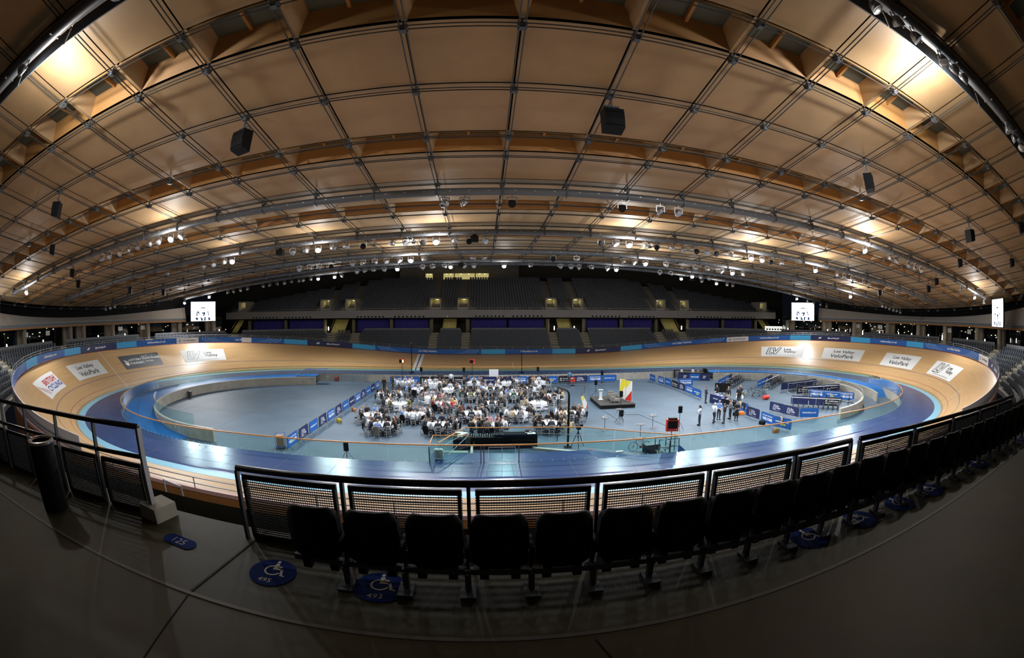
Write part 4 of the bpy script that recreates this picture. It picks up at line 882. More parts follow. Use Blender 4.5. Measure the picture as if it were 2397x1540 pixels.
    def hair(long):
        mb = MB(); b = 9; n = 14
        for i in range(b + 1):
            t = PI*.60*i/b
            for j in range(n):
                a = 2*PI*j/n; front = max(0, sin(a)); tt = t*(1 - .66*front) * (1.0 if not long else 1.0)
                r = .104; v = Vector((r*sin(tt)*cos(a)*.96, r*sin(tt)*sin(a)*1.08 - .008, .028 + r*cos(tt)*1.12))
                if long and i >= b - 2 and sin(a) < .35: v.z -= .09*(i - (b - 3)); v.x *= 1.02; v.y = min(v.y, .03) - .012*(i - b + 3)
                mb.v.append(tuple(hd + R @ v))
        for i in range(b):
            for j in range(n): mb.f.append((i*n + j, i*n + (j+1) % n, (i+1)*n + (j+1) % n, (i+1)*n + j)); mb.m.append(0)
        return mb.mesh(f'hair_{kind}_{"long" if long else "short"}', M['black'], True)
    return dict(body=body, top=top, trousers=tr, shoes=sh_, hs=hair(False), hl=hair(True))
def sit(lean=.0, wl=(-.14, .40, .80), wr=(.14, .40, .80), el=(-.27, .12, .78), er=(.27, .12, .78), hx=0., turn=0.):
    y = lean
    return dict(pel=(0, -.02, .53), sp=(0, -.03 + y*.35, .74), ch=(hx*.4, y*.75, .97), neck=(hx*.8, y*1.05 + .02, 1.14), head=(hx, y*1.2 + .05, 1.28), face=(sin(turn), cos(turn), -.12), shl=(-.18 + hx*.4, y*.8, 1.04), shr=(.18 + hx*.4, y*.8, 1.04), ell=el, elr=er, wrl=wl, wrr=wr,
                hpl=(-.10, .03, .50), hpr=(.10, .03, .50), knl=(-.12, .36, .50), knr=(.12, .36, .50), anl=(-.12, .30, .10), anr=(.12, .30, .10), tol=(-.13, .44, .04), tor=(.13, .44, .04))
FIG = dict(a=figure('sit_lean', sit(.20)), b=figure('sit_up', sit(.04, (-.10, .33, .72), (.10, .33, .72))), c=figure('sit_chin', sit(.16, (-.06, .30, 1.06), (.16, .40, .80), (-.22, .30, .80), hx=.0, turn=.4)), d=figure('sit_turn', sit(.08, (-.30, .34, .80), (.05, .38, .80), hx=-.05, turn=-.7)), e=figure('sit_back', sit(-.05, (-.16, .22, .66), (.16, .22, .66), (-.29, -.02, .76), (.29, -.02, .76), turn=.2)))
def stand(wl, wr, el, er, walk=0., lean=0., turn=0.):
    y = lean
    return dict(pel=(0, -.2*y, .95), sp=(0, -.02 + .2*y, 1.14), ch=(0, .6*y, 1.37 - .12*abs(y)), neck=(0, 1.0*y + .01, 1.54 - .3*abs(y)), head=(0, 1.25*y + .04, 1.67 - .4*abs(y)), face=(sin(turn), cos(turn), -.15 - y), shl=(-.20, .7*y, 1.45 - .2*abs(y)), shr=(.20, .7*y, 1.45 - .2*abs(y)), ell=el, elr=er, wrl=wl, wrr=wr,
                hpl=(-.10, -.2*y, .92), hpr=(.10, -.2*y, .92), knl=(-.11, walk*.5 + .02, .50), knr=(.11, -walk*.35 + .03, .50), anl=(-.11, walk*.95 - .02, .09), anr=(.11, -walk*.95 - .02, .09 + abs(walk)*.12), tol=(-.13, walk*.95 + .14, .04), tor=(.13, -walk*.95 + .14, .05))
FIG['f'] = figure('stand_folded', stand((.08, .24, 1.12), (-.08, .22, 1.16), (-.29, .04, 1.15), (.29, .04, 1.15)))
FIG['g'] = figure('stand_hands_front', stand((-.06, .26, 1.02), (.06, .28, 1.04), (-.28, .03, 1.14), (.28, .03, 1.14)))
FIG['h'] = figure('stand_walk', stand((-.25, .26, 1.05), (.22, -.02, .86), (-.28, .0, 1.15), (.28, -.08, 1.14), walk=.26))
FIG['i'] = figure('stand_bend', stand((-.18, .62, .88), (.18, .60, .86), (-.26, .45, 1.02), (.26, .45, 1.02), lean=.42))
FIG['j'] = figure('stand_side', stand((-.25, .06, .84), (.25, .06, .84), (-.27, -.02, 1.14), (.27, -.02, 1.14)))
FIG['k'] = figure('stand_chin', stand((-.05, .16, 1.50), (.05, .22, 1.10), (-.18, .20, 1.20), (.27, .06, 1.14)))
SKIN = [mat('skin_light', (.60, .36, .25), .6), mat('skin_tan', (.48, .27, .17), .6), mat('skin_brown', (.16, .075, .045), .6), mat('skin_pale', (.58, .36, .27), .6)]
HAIR = dict(dark=mat('hair_dark', (.015, .011, .009), .6), brown=mat('hair_brown', (.07, .035, .018), .6), fair=mat('hair_fair', (.36, .23, .09), .6), grey=mat('hair_grey', (.30, .29, .28), .6), red=mat('hair_red', (.18, .055, .02), .6), white=mat('hair_white', (.62, .62, .6), .6))
COL = dict(w=('white shirt', mat('shirt_white', (.72, .74, .80), .8)), k=('black jacket', mat('jacket_black', (.014, .014, .017), .8)), n=('navy suit', mat('suit_navy', (.018, .022, .04), .8)), b=('blue shirt', mat('shirt_blue', (.22, .36, .70), .8)), g=('grey jacket', mat('jacket_grey', (.17, .17, .175), .8)), r=('red top', mat('top_red', (.55, .035, .02), .8)),
           p=('pink shirt', mat('shirt_pink', (.68, .38, .44), .8)), o=('olive top', mat('top_olive', (.12, .12, .045), .8)), t=('beige top', mat('top_beige', (.52, .40, .26), .8)), m=('maroon top', mat('top_maroon', (.16, .025, .03), .8)), c=('teal shirt', mat('shirt_teal', (.08, .20, .36), .8)), s=('striped shirt', mat('shirt_stripe', (.48, .46, .50), .8)), e=('green top', mat('top_green', (.015, .07, .05), .8)))
TRO = [mat('trousers_black', (.016, .016, .02), .85), mat('trousers_navy', (.02, .025, .045), .85), mat('trousers_grey', (.08, .08, .085), .85)]
def setm(o, m): o.material_slots[0].link = 'OBJECT'; o.material_slots[0].material = m
def person(fig, x, y, rz_, col, label, group, long=False, hair=None, skin_=None, z=ZI, tro=None, sc=1., shoes=True):
    F = FIG[fig]; o = thing('person', label, 'person', (x, y, z), rz_, group); o.scale = (sc, sc, sc)
    q = obj('body', F['body'], o); setm(q, SKIN[skin_ if skin_ is not None else rnd.choice([0, 0, 1, 3, 3, 1, 2])])
    q = obj({'w': 'shirt', 'b': 'shirt', 'c': 'shirt', 's': 'shirt', 'p': 'shirt', 'k': 'jacket', 'n': 'jacket', 'g': 'jacket'}.get(col, 'top'), F['top'], o); setm(q, COL[col][1])
    q = obj('trousers', F['trousers'], o); setm(q, tro or rnd.choice(TRO))
    q = obj('hair', F['hl' if long else 'hs'], o); setm(q, HAIR[hair])
    if shoes: obj('shoes', F['shoes'], o)
    return o

# ---------------------------------------------------------------- banquet tables, chairs and guests
GR, ROWN = {}, ['front row', 'second row', 'third row', 'fourth row', 'fifth row', 'back row']
TB = [(-12.9,-8.4), (-8.3,-8.1), (-4.4,-8.3), (.4,-7.9), (-14.6,-5.1), (-10.8,-4.6), (-6,-4.0), (-1.8,-4.1), (2.6,-4.6), (-13.1,0), (-8.6,.1), (-4,.3), (.5,.3), (-14.8,3.9), (-10.2,3.4), (-6.1,5), (-1.6,4.8), (2.4,3.9), (-12.5,8.1), (-8.7,8.7), (-4,8.7), (.5,8.8), (-14.9,13), (-10.9,12.6), (-6,13.5), (-1.8,13.3), (2.3,13.6)]
RW = [0]*4 + [1]*5 + [2]*4 + [3]*5 + [4]*4 + [5]*5
ST = {0: 'bkKKwknkwn', 1: 'nkkwknkgnw', 2: 'wnwwPptTsb', 3: 'nkTkKkkKkk', 4: '-n-kkbkn-k', 5: 'wwKwsgktbw', 6: 'nwkkknmKkk', 7: 'g-kkwK--wt', 8: 'kkwkkgKbwT', 9: '--oKs--Wwo', 10: 'RRTwTgoMMs', 11: 'nkKkkkkK-k', 12: '---KKKkwT-', 13: 'kkKwsgKwwk', 14: '-mptgssKg-', 15: 'okkKwkKkek', 16: 'ekkkgwbkwg', 17: 'k-TKkkOkk-', 18: 'wwkkssbcbk', 19: '-kwbkwKkk-', 20: 'kkwwwsskbw', 21: 'k-wwgKkTkk', 22: 'wwwbwsbwbw', 23: '-wTKksw-w-', 24: 'k-kngsnkk-', 25: '-kwwknkKw-', 26: '--kkKwTkk-'}
_c = MB()
for sx in (-1, 1):
    _c.tube([(sx*.17, -.19, .46), (sx*.17, -.22, .0)], .016, 6); _c.tube([(sx*.19, .20, .46), (sx*.19, .21, 0)], .016, 6)
legs_me = []
for sx, a, b in ((-1, -.19, -.24), (1, -.19, -.24), (-1, .2, .22), (1, .2, .22)):
    legs_me.append(MB().tube([(sx*.18, a, .46), (sx*.19, b, 0)], [.019, .014], 6).mesh('leg', M['silver']))
_s = MB(); _s.sweep([[(-.20,-.20,z), (.20,-.20,z), (.22,.21,z), (-.22,.21,z)] for z in (.43, .47)]); seatc_me = _s.mesh('seat', M['silver'])
_p = MB(); _p.sweep([[(-.18*k,-.18*k,z), (.18*k,-.18*k,z), (.20*k,.19*k,z), (-.20*k,.19*k,z)] for k, z in ((1, .47), (1, .495), (.92, .51))]); pad_me = _p.mesh('seat_pad', M['soft'])
_k = MB()
for sx in (-1, 1): _k.tube([(sx*.185, -.20, .46), (sx*.19, -.23, .70), (sx*.19, -.27, .93)], .016, 6)
for z, y in ((.92, -.27), (.86, -.258), (.62, -.22)): _k.tube([(-.19, y, z), (.19, y, z)], .014, 6)
for i in range(5): _k.tube([(-.12 + .06*i, -.258, .86), (-.12 + .06*i, -.22, .62)], .008, 5)
back_me = _k.mesh('backrest', M['silver'])
_r = MB()
for sx in (-1, 1): _r.tube([(sx*.185, -.21, .22), (sx*.20, .21, .22)], .010, 5)
_r.tube([(-.18, -.215, .3), (.18, -.215, .3)], .010, 5); str_me = _r.mesh('stretcher', M['silver'])
def chair_root(label, loc, rz_, group, full):
    if full:
        o = thing('banquet_chair', label, 'chair', loc, rz_, group)
        for l in legs_me: obj('leg', l, o)
        obj('seat', seatc_me, o); obj('seat_pad', pad_me, o); obj('backrest', back_me, o); obj('stretcher', str_me, o)
    else: o = tag(obj('banquet_chair', chair_all, None, loc, rz_), label, 'chair', group)
    return o
_all = MB()
for x in (_s, _k, _r): _all.add(x)
for sx, a, b in ((-1, -.19, -.24), (1, -.19, -.24), (-1, .2, .22), (1, .2, .22)): _all.tube([(sx*.18, a, .46), (sx*.19, b, 0)], [.019, .014], 5)
chair_all = _all.mesh('banquet_chair', M['silver'])
def coat_mesh(seed):
    r = random.Random(seed); mb = MB(); n = 9; rings = []
    for z, y, w in ((.46, -.31, .20), (.6, -.31, .22), (.78, -.325, .23), (.93, -.33, .22), (.965, -.285, .20), (.93, -.235, .21), (.75, -.205, .21), (.55, -.18, .2)):
        rings.append([(w*(-1 + 2*i/(n-1)), y + .018*sin(i*2.1 + seed + z*7), z - (.05*abs(i - 4)/4 if z > .9 else 0) + r.uniform(-.01, .01)) for i in range(n)])
    low_ = [(p[0]*1.05, p[1] + .0, p[2] - .22 - r.uniform(0, .04)) for p in rings[0]]
    for a, b in zip([low_] + rings, rings): mb.strip(a, b)
    for sx in (-1, 1): mb.tube([(sx*.20, -.31, .90), (sx*.25, -.33, .72), (sx*.25, -.32, .42)], [.05, .06, .045], 7)
    return mb.mesh('draped_jacket', M['soft'])
coats = [coat_mesh(k) for k in range(3)]
def cloth_mesh(long, seed):
    mb = MB(); n = 48; rr = [.84, .865, .875, .89 if not long else .90, .93 if long else .90]; zz = [.752, .748, .70, .52, .10 if long else .40]
    mb.v.append((0, 0, .757))
    for r, z in zip(rr, zz):
        k = max(0, (.70 - z))*.13
        for j in range(n): a = 2*PI*j/n; q = r + k*sin(a*9 + seed)*.55 + k*.3*sin(a*5 + 1); mb.v.append((q*cos(a), q*sin(a), z))
    for j in range(n): mb.f.append((0, 1 + j, 1 + (j+1) % n)); mb.m.append(0)
    for i in range(len(rr) - 1):
        for j in range(n): mb.f.append((1 + i*n + j, 1 + (i+1)*n + j, 1 + (i+1)*n + (j+1) % n, 1 + i*n + (j+1) % n)); mb.m.append(0)
    return mb.mesh('tablecloth', M['cloth'], True)
cl_s, cl_l = cloth_mesh(False, 0), cloth_mesh(True, 2)
tt_me = MB().lathe([(.83, .715), (.83, .745), (0, .745)], 36).mesh('table_top', M['steeld'])
tl_me = [MB().tube([(.5*cos(a), .5*sin(a), .72), (.55*cos(a), .55*sin(a), 0)], .018, 6).mesh('leg', M['steeld']) for a in (PI/4, 3*PI/4, 5*PI/4, 7*PI/4)]
plate_me = MB().lathe([(.05, 0), (.135, .014), (.135, .018), (.08, .008), (0, .006)], 20).mesh('dinner_plate', M['china'])
glass_me = MB().lathe([(.032, 0), (.008, .01), (.008, .08), (.036, .12), (.034, .19), (.031, .19), (.033, .12), (0, .09)], 10).mesh('wine_glass', M['tumbler'])
bottle_me = MB().lathe([(.037, 0), (.037, .19), (.014, .25), (.013, .31), (0, .31)], 12).mesh('wine_bottle', M['bottle'])
napk = MB().sweep([[(-.05*k,-.05*k,z), (.05*k,-.05*k,z), (.05*k,.05*k,z), (-.05*k,.05*k,z)] for k, z in ((1, 0), (.7, .06), (.25, .13))]).mesh('folded_napkin', M['china'])
POS = ['near side', 'near right', 'right near', 'right far', 'far right', 'far side', 'far left', 'left far', 'left near', 'near left']
cnt = {}
for t, (tx, ty) in enumerate(TB):
    r = RW[t]; cnt[r] = cnt.get(r, 0) + 1; nrow = RW.count(r); tname = f'{ordw(cnt[r]-1)} table from left, {ROWN[r]}'
    o = thing('round_table', f'round banquet table under a white cloth, {tname}', 'table', (tx, ty, ZI), 0, 'round banquet tables'); obj('table_top', tt_me, o)
    for l in tl_me: obj('leg', l, o)
    tag(obj('tablecloth', cl_l if t in (12, 9, 14, 23, 7) else cl_s, None, (tx, ty, ZI), t*.7), f'white cloth draped over {tname}', 'tablecloth', 'white tablecloths')
    ph0 = rnd.uniform(-.12, .12)
    for i, ch in enumerate(ST[t]):
        a = -PI/2 + 2*PI*i/10 + ph0; c_, s_ = cos(a), sin(a); rz_ = a + PI/2; far = 1.30 + rnd.uniform(-.04, .06)
        lonely = ch == '-'
        if lonely: far += rnd.uniform(-.1, .12)
        x, y = tx + c_*far, ty + s_*far
        gh = 'silver banquet chairs round the tables'
        chair_root(('empty ' if lonely else '') + f'silver banquet chair at {POS[i]} of {tname}', (x, y, ZI), rz_ + (rnd.uniform(-.25, .25) if lonely else rnd.uniform(-.06, .06)), gh, r <= 2)
        if lonely: continue
        lw = ch.lower(); lng = ch.isupper(); hr_ = rnd.choice(['dark', 'brown', 'brown', 'fair', 'grey', 'dark'] if not lng else ['brown', 'fair', 'dark', 'red', 'brown'])
        fg = rnd.choice('aaabbcde')
        person(fg, x - c_*.02, y - s_*.02, rz_, lw, f'{"long " if lng else ""}{hr_}-haired guest in {COL[lw][0]} at {POS[i]} of {tname}', 'guests seated at the banquet tables', lng, hr_, shoes=False, tro=None)
        if lw in 'wbscp' and rnd.random() < .62 and r < 5 or (t, i) in ((0, 0), (1, 9)):
            q = obj('draped_jacket', coats[(t + i) % 3], None, (x, y, ZI), rz_); tag(q, f'dark jacket draped over chair at {POS[i]} of {tname}', 'jacket', 'jackets draped over chairs')
            if (t, i) in ((0, 0),): q.material_slots[0].link = 'OBJECT'; q.material_slots[0].material = M['grey']
    zt = ZI + .757
    for i in range(8):
        a = 2*PI*i/8 + ph0 + .3; tag(obj('dinner_plate', plate_me, None, (tx + .62*cos(a), ty + .62*sin(a), zt)), f'white dinner plate laid on the {tname}', 'plate', f'plates on the {tname}')
    for i in range(8):
        a = 2*PI*i/8 + .12 + ph0; q = rnd.uniform(.36, .48); tag(obj('wine_glass', glass_me, None, (tx + q*cos(a), ty + q*sin(a), zt)), f'clear wine glass standing on the {tname}', 'glass', f'glasses on the {tname}')
    for i in range(3):
        a = 2.1*i + t; tag(obj('wine_bottle', bottle_me, None, (tx + .18*cos(a), ty + .18*sin(a), zt)), f'dark wine bottle near the middle of the {tname}', 'bottle', f'bottles on the {tname}')
    if t in (4, 9, 14, 12, 7, 23):
        for i in range(4): a = 1.57*i + .5; tag(obj('folded_napkin', napk, None, (tx + .62*cos(a), ty + .62*sin(a), zt + .006)), f'white folded napkin standing on the {tname}', 'napkin', f'napkins on the {tname}')
# the pale coat hung over a chair at the front right table
q = obj('pale_coat', coats[1], None, (TB[3][0] + 1.02*1.25, TB[3][1] - .95*1.15, ZI), .9); setm(q, COL['t'][1]); q.scale = (1.15, 1.1, 1.1); tag(q, 'long pale beige coat draped over chair at right end of front row', 'coat')

# ---------------------------------------------------------------- people standing
def stander(fig, x, y, look, col, label, hair, long=False, sk=0, tro=None, z=ZI):
    a = math.atan2(look[1], look[0]) - PI/2; return person(fig, x, y, a, col, label, 'people standing on the infield', long, hair, sk, z, tro)
T0, T1, T2 = TRO
stander('j', -16.9, 10.3, (.3, 1), 'k', 'person in black standing at far left beside the end of the left barriers', 'dark', tro=T0)
stander('j', -15.9, 10.8, (-1, .2), 'k', 'long-haired person in black standing behind back left tables', 'dark', True, tro=T0)
stander('j', -9.0, 15.0, (.1, 1), 'w', 'man in white shirt standing with his back turned before black far barriers', 'dark', tro=T0)
stander('i', -8.0, -2.3, (-1, -.3), 'g', 'man in grey jacket bending over a front left table', 'grey', tro=T2)
stander('g', -1.15, .4, (1, .1), 'k', 'woman in black top and pale skirt standing beside the long white cloth', 'fair', True, tro=COL['t'][1])
stander('f', -5.76, -10.5, (.6, 1), 'k', 'bar worker in black with cap standing at left end of the bar', 'dark', tro=T0)
stander('g', -5.2, -10.3, (.5, .3), 'k', 'bar worker in black jacket second from left behind the bar', 'dark', sk=2, tro=T0)
stander('f', -4.62, -10.4, (-.2, 1), 'g', 'bar worker in dark grey jacket with back to camera behind the bar', 'dark', tro=T0)
stander('j', -3.84, -10.4, (-.6, .6), 'k', 'bar worker in long black coat at right of the group behind the bar', 'brown', tro=T0)
stander('f', -4.9, -9.9, (.2, -.8), 'k', 'dark-haired bar worker in black facing the camera behind the others at the bar', 'dark', tro=T0)
stander('k', 13.3, -9.0, (-1, .2), 'w', 'woman in white top and dark trousers standing alone on right side of infield', 'dark', True, 2, T1)
stander('h', 15.0, -8.6, (1, .4), 'w', 'white-haired man in white shirt walking towards the group at right', 'white', tro=T0)
stander('g', 16.06, -7.65, (-.2, -1), 'b', 'man in light blue shirt standing between white-haired man and group', 'grey', tro=T0)
stander('f', 15.8, -9.1, (-1, .3), 'k', 'man in black tee shirt and grey trousers with folded arms at right', 'brown', tro=T2)
stander('g', 17.2, -7.9, (-1, .1), 'g', 'man in grey blazer and black trousers standing by registration table', 'dark', tro=T0)
stander('f', 17.36, -8.75, (-.5, -1), 'k', 'bald-looking person in all black with folded arms beside draped barrier', 'brown', tro=T0)
stander('g', 18.55, -.45, (.7, -.7), 'n', 'man in dark suit standing left of navy registration table', 'brown', tro=T1)
stander('g', 20.4, .3, (-1, -.5), 'k', 'person in black tee shirt behind the registration table under the black screen', 'dark', tro=T0)
stander('j', 20.9, -1.4, (.6, .6), 'k', 'fair-haired person in black tee shirt and beige trousers at registration table', 'fair', tro=COL['t'][1])
stander('g', 22.1, -1.7, (-1, -.2), 'k', 'ginger-haired person in black tee shirt looking down behind registration table', 'red', tro=T0)
stander('g', 22.9, -.9, (-1, -.2), 'n', 'fair-haired person mostly hidden behind ginger-haired person at registration', 'fair', tro=T0)
stander('j', 6.6, 15.4, (0, 1), 'c', 'person in blue standing before the far mid-blue barrier above red box', 'dark', tro=T1)
# ---------------------------------------------------------------- crowd barriers with printed covers
def barrier_proto(kind):
    o = thing('crowd_barrier', 'x', 'barrier'); L, H = 2.0, 1.05
    MB().tube([(-L/2, 0, .18), (-L/2, 0, H - .12), (-L/2 + .1, 0, H), (L/2 - .1, 0, H), (L/2, 0, H - .12), (L/2, 0, .18)], .02, 6, closed=True).build('frame', M['steeld'], o)
    for sx in (-.72, .72): MB().tube([(sx, -.30, .015), (sx, -.06, .18), (sx, .06, .18), (sx, .30, .015)], .016, 5).build('foot', M['steeld'], o)
    m = {'W': M['blue'], 'B': M['blue'], 'M': M['lblue'] if kind == 'l' else M['blue'], 'N': M['navy'], 'T': M['navy'], 'C': M['blackp'], 'P': M['navy']}[kind]
    w = L/2 - .02; out = [(w - .1 + .1*cos(a), H - .12 + .1*sin(a)) for a in (0, PI/4, PI/2)] + [(-w + .1 + .1*cos(a), H - .12 + .1*sin(a)) for a in (PI/2, 3*PI/4, PI)] + [(-w, .17), (w, .17)]
    mb = MB(); mb.sweep([[(x, y, z) for x, z in out] for y in (-.028, .028)]); mb.build('printed_cover', m, o)
    for sd in (-1, 1):
        fn = lambda u, v, sd=sd: (u*(-sd), .0305*sd, .60 + v); mb = MB(); mm = M['text']
        if kind == 'W': put_text(mb, 'WELCOME', fn, height=.26, width=1.5, bold=.05, at=(0, -.08)); put_text(mb, 'LEE VALLEY VELOPARK', fn, width=1.5, bold=.03, at=(0, .20))
        elif kind == 'N': lv_logo(mb, fn, (-.28, .0), .46, 0, .06); put_text(mb, 'Lee', fn, height=.15, bold=.03, at=(.17, .13)); put_text(mb, 'Valley', fn, height=.19, bold=.03, at=(.27, -.09)); put_text(mb, 'For nature, sport and discovery', fn, width=.95, bold=0, at=(0, -.3))
        elif kind == 'B': put_text(mb, WEB, fn, width=1.5, bold=.03)
        elif kind == 'T': put_text(mb, '@LeeValleyVP', fn, width=1.05, bold=.03, at=(.14, 0)); put_poly(mb, [(-.72,-.05), (-.58,.07), (-.46,.11), (-.42,.03), (-.52,-.07)], fn)
        elif kind == 'C': put_text(mb, 'CycleSurgery', fn, height=.24, width=1.2, bold=.02, at=(.2, .05)); put_text(mb, 'C', fn, height=.28, bold=.04, at=(-.66, .05)); [put_poly(mb, [(-.8 + .42*q, -.21), (-.45 + .42*q, -.21), (-.45 + .42*q, -.17), (-.8 + .42*q, -.17)], fn) for q in range(4)]
        elif kind == 'M': [put_poly(mb, [(-.75 + .5*q, .02), (-.3 + .5*q, .02), (-.3 + .5*q, .10), (-.75 + .5*q, .10)], fn) for q in range(3)]
        if mb.v: mb.build('lettering', mm, o)
        if kind == 'M': mb = MB(); put_poly(mb, [(-.2, -.2), (.4, -.2), (.4, -.09), (-.2, -.09)], fn); mb.build('yellow_lettering', M['yellow'], o)
    return o
BP = {}
BL = dict(W='blue barrier cover lettered WELCOME', B='blue barrier cover with small web address', N='navy barrier cover with pale outlined logo', T='navy barrier cover with white social name', C='black barrier cover with white shop lettering', M='blue barrier cover with white and yellow bars', P='plain navy barrier cover')
def barrier(kind, x, y, rz_, where, group):
    lab = f'{BL[kind]}, {where}'
    if kind not in BP: BP[kind] = barrier_proto(kind); o = BP[kind]; o.location = (x, y, ZI); o.rotation_euler = (0, 0, rz_)
    else: o = dup(BP[kind], (x, y, ZI), rz_)
    o['label'] = lab; o['group'] = group
    return o
for i, k in enumerate('WNBNWNBTWNBTW'):
    y = -13.45 + 2.08*i; barrier(k, -18.75 + .026*(y + 14.5), y, PI/2 + .02, f'{ordw(i)} from the camera in left row', 'barriers in the left row')
for i, k in enumerate('BBCCCWTTWNMCNWB'): barrier(k, -16.35 + 2.05*i, 16.05, 0, f'{ordw(i)} from left in far row', 'barriers in the far row')
for i, (k, x, y, r) in enumerate((('B', 18.35, 15.0, -PI/2), ('W', 18.75, 12.8, -PI/2), ('B', 18.95, 10.9, -PI/2), ('C', 19.05, 8.9, -PI/2), ('N', 19.1, 6.9, -PI/2), ('W', 19.15, 4.8, -PI/2), ('M', 19.0, 2.5, -PI/2), ('B', 19.75, -6.1, -PI/2 + .12), ('N', 19.3, -8.7, -PI/2 + .1), ('W', 19.25, -11.2, -PI/2), ('M', 19.45, -13.2, -PI/2 + .3))):
    barrier(k, x, y, r, f'{ordw(i)} from far end in right row', 'barriers in the right row')
barrier('W', 21.2, 10.1, -.25, 'standing behind far part of right row', 'barriers round the bike park')
for i, (k, x, y, r) in enumerate((('N', 23.0, -7.8, -PI/2 + .2), ('N', 23.35, -9.75, -PI/2 + .25), ('B', 24.5, -11.3, -.5))): barrier(k, x, y, r, f'{ordw(i)} of three near parapet of the bike park', 'barriers round the bike park')
# ---------------------------------------------------------------- bicycles
def torus(R, r, n=24, m=5):
    mb = MB(); mb.tube([(R*cos(2*PI*i/n), 0, R*sin(2*PI*i/n)) for i in range(n)], r, m, closed=True); return mb
w_ = torus(.335, .016); spk = MB()
for i in range(12): a = 2*PI*i/12; spk.bar((0, 0, 0), (.32*cos(a), 0, .32*sin(a)), .004, .004)
w_.add(spk); w_.lathe([(.025, -.04), (.025, .04)], 8, (0, 0, 0), 0, Matrix.Rotation(PI/2, 3, 'X')); wheel_me = w_.mesh('wheel', M['black'])
f_ = MB(); BB, ST_, HT, HB, RA, FA_ = (-.02, 0, .28), (-.17, 0, .80), (.36, 0, .82), (.39, 0, .68), (-.43, 0, .335), (.56, 0, .335)
for a, b, r in ((BB, ST_, .016), (ST_, HT, .016), (HB, BB, .019), (HT, HB, .019), (BB, (-.43, .05, .335), .010), (BB, (-.43, -.05, .335), .010), (ST_, (-.43, .05, .335), .008), (ST_, (-.43, -.05, .335), .008), (HB, (.56, .045, .335), .011), (HB, (.56, -.045, .335), .011)): f_.tube([a, b], r, 6)
frame_me = f_.mesh('frame', M['black'])
b_ = MB(); b_.tube([HT, (.35, 0, .93), (.42, 0, .94)], .013, 5)
for s in (-1, 1): b_.tube([(.42, 0, .94), (.42, s*.19, .94), (.50, s*.2, .93), (.52, s*.2, .86), (.46, s*.2, .80), (.40, s*.2, .80)], .012, 5)
bar_me = b_.mesh('handlebar', M['black'])
s_ = MB(); s_.tube([ST_, (-.19, 0, .93)], .013, 5); s_.sweep([[(x, -w, .94), (x, w, .94), (x, w*.8, .98), (x, -w*.8, .98)] for x, w in ((-.32, .07), (-.22, .06), (-.08, .02), (-.04, .015))]); sad_me = s_.mesh('saddle', M['black'])
c_ = MB(); c_.lathe([(.09, -.01), (.09, .01)], 14, (BB[0], -.05, BB[2]), 0, Matrix.Rotation(PI/2, 3, 'X')); c_.bar((BB[0], -.07, BB[2]), (BB[0] + .12, -.07, BB[2] - .12), .02, .02).bar((BB[0], .07, BB[2]), (BB[0] - .12, .07, BB[2] + .12), .02, .02).box((BB[0] + .12, -.12, BB[2] - .12), (.08, .1, .02)); crank_me = c_.mesh('crank', M['steeld'])
BIKEM = [mat('bike_black', (.02, .02, .022), .3), mat('bike_white', (.6, .6, .6), .3), mat('bike_blue', (.03, .09, .3), .3), mat('bike_grey', (.2, .2, .21), .3)]
def bike(x, y, r, m, label, group, z=ZI, tilt=0.):
    o = thing('bicycle', label, 'bicycle', (x, y, z), r, group); o.rotation_euler = (tilt, 0, r)
    q = obj('frame', frame_me, o); setm(q, m); obj('wheel', wheel_me, o, (-.43, 0, .351)); obj('wheel', wheel_me, o, (.56, 0, .351)); obj('handlebar', bar_me, o); obj('saddle', sad_me, o); obj('crank', crank_me, o); return o
bike(5.85, -14.3, PI, mat('bike_red', (.62, .07, .03), .35), 'red bicycle parked alone behind the front glass balustrade', None)
RK = [('rack nearest the far wall', (25.6, 6.8), (31.0, 11.9), 13, ['B', 'B', 'M', 'P']), ('second rack from the far wall', (30.4, 4.3), (36.2, 8.6), 12, ['B', 'B', 'N', 'P']), ('third rack from the far wall', (31.9, 1.3), (39.0, 1.9), 12, ['P', 'P', 'P', 'P']), ('fourth rack from the far wall', (31.8, -1.9), (38.6, -3.0), 11, ['C', 'P', 'P', 'T']), ('nearest and longest-looking rack', (26.3, -6.2), (30.6, -10.0), 10, ['P', 'P', 'C']), ('rack before blue lettered covers', (31.2, -3.6), (34.6, -8.4), 6, ['W', 'M', 'W'])]
for ri, (nm, p, q, n, cov) in enumerate(RK):
    p, q = Vector(p), Vector(q); u = (q - p).normalized(); L = (q - p).length; nrm = Vector((-u.y, u.x)); a = math.atan2(u.y, u.x)
    o = thing('bicycle_rack', f'long tubular bicycle rack, {nm}', 'rack', (*p, ZI), a, 'bicycle racks on the infield')
    MB().tube([(0, 0, 1.08), (L, 0, 1.08)], .03, 6).build('top_bar', M['white'] if ri in (4, 1) else M['steel'], o)
    for t in (.02, .5, .98): MB().tube([(L*t, 0, 1.08), (L*t, -.0, .0)], .03, 6).tube([(L*t, -.4, .02), (L*t, .4, .02)], .03, 5).build('stand_post', M['steel'], o)
    for i in range(n):
        c = p + u*(L*(i + .5)/n); sg = 1 if i % 2 else -1
        bike(c.x + nrm.x*-.15, c.y + nrm.y*-.15, a + PI/2 + (0 if sg > 0 else PI), BIKEM[(i*7 + ri) % 4 if i % 3 == 0 else 0], f'dark bicycle hung at {nm}, {ordw(i)} along', 'bicycles on the racks', tilt=.0)
    for i, k in enumerate(cov):
        c = p + u*(L*(i + .5)/len(cov)) + nrm*1.1; barrier(k, c.x, c.y, a, f'{ordw(i)} behind {nm}', 'barrier covers behind the bicycle racks')
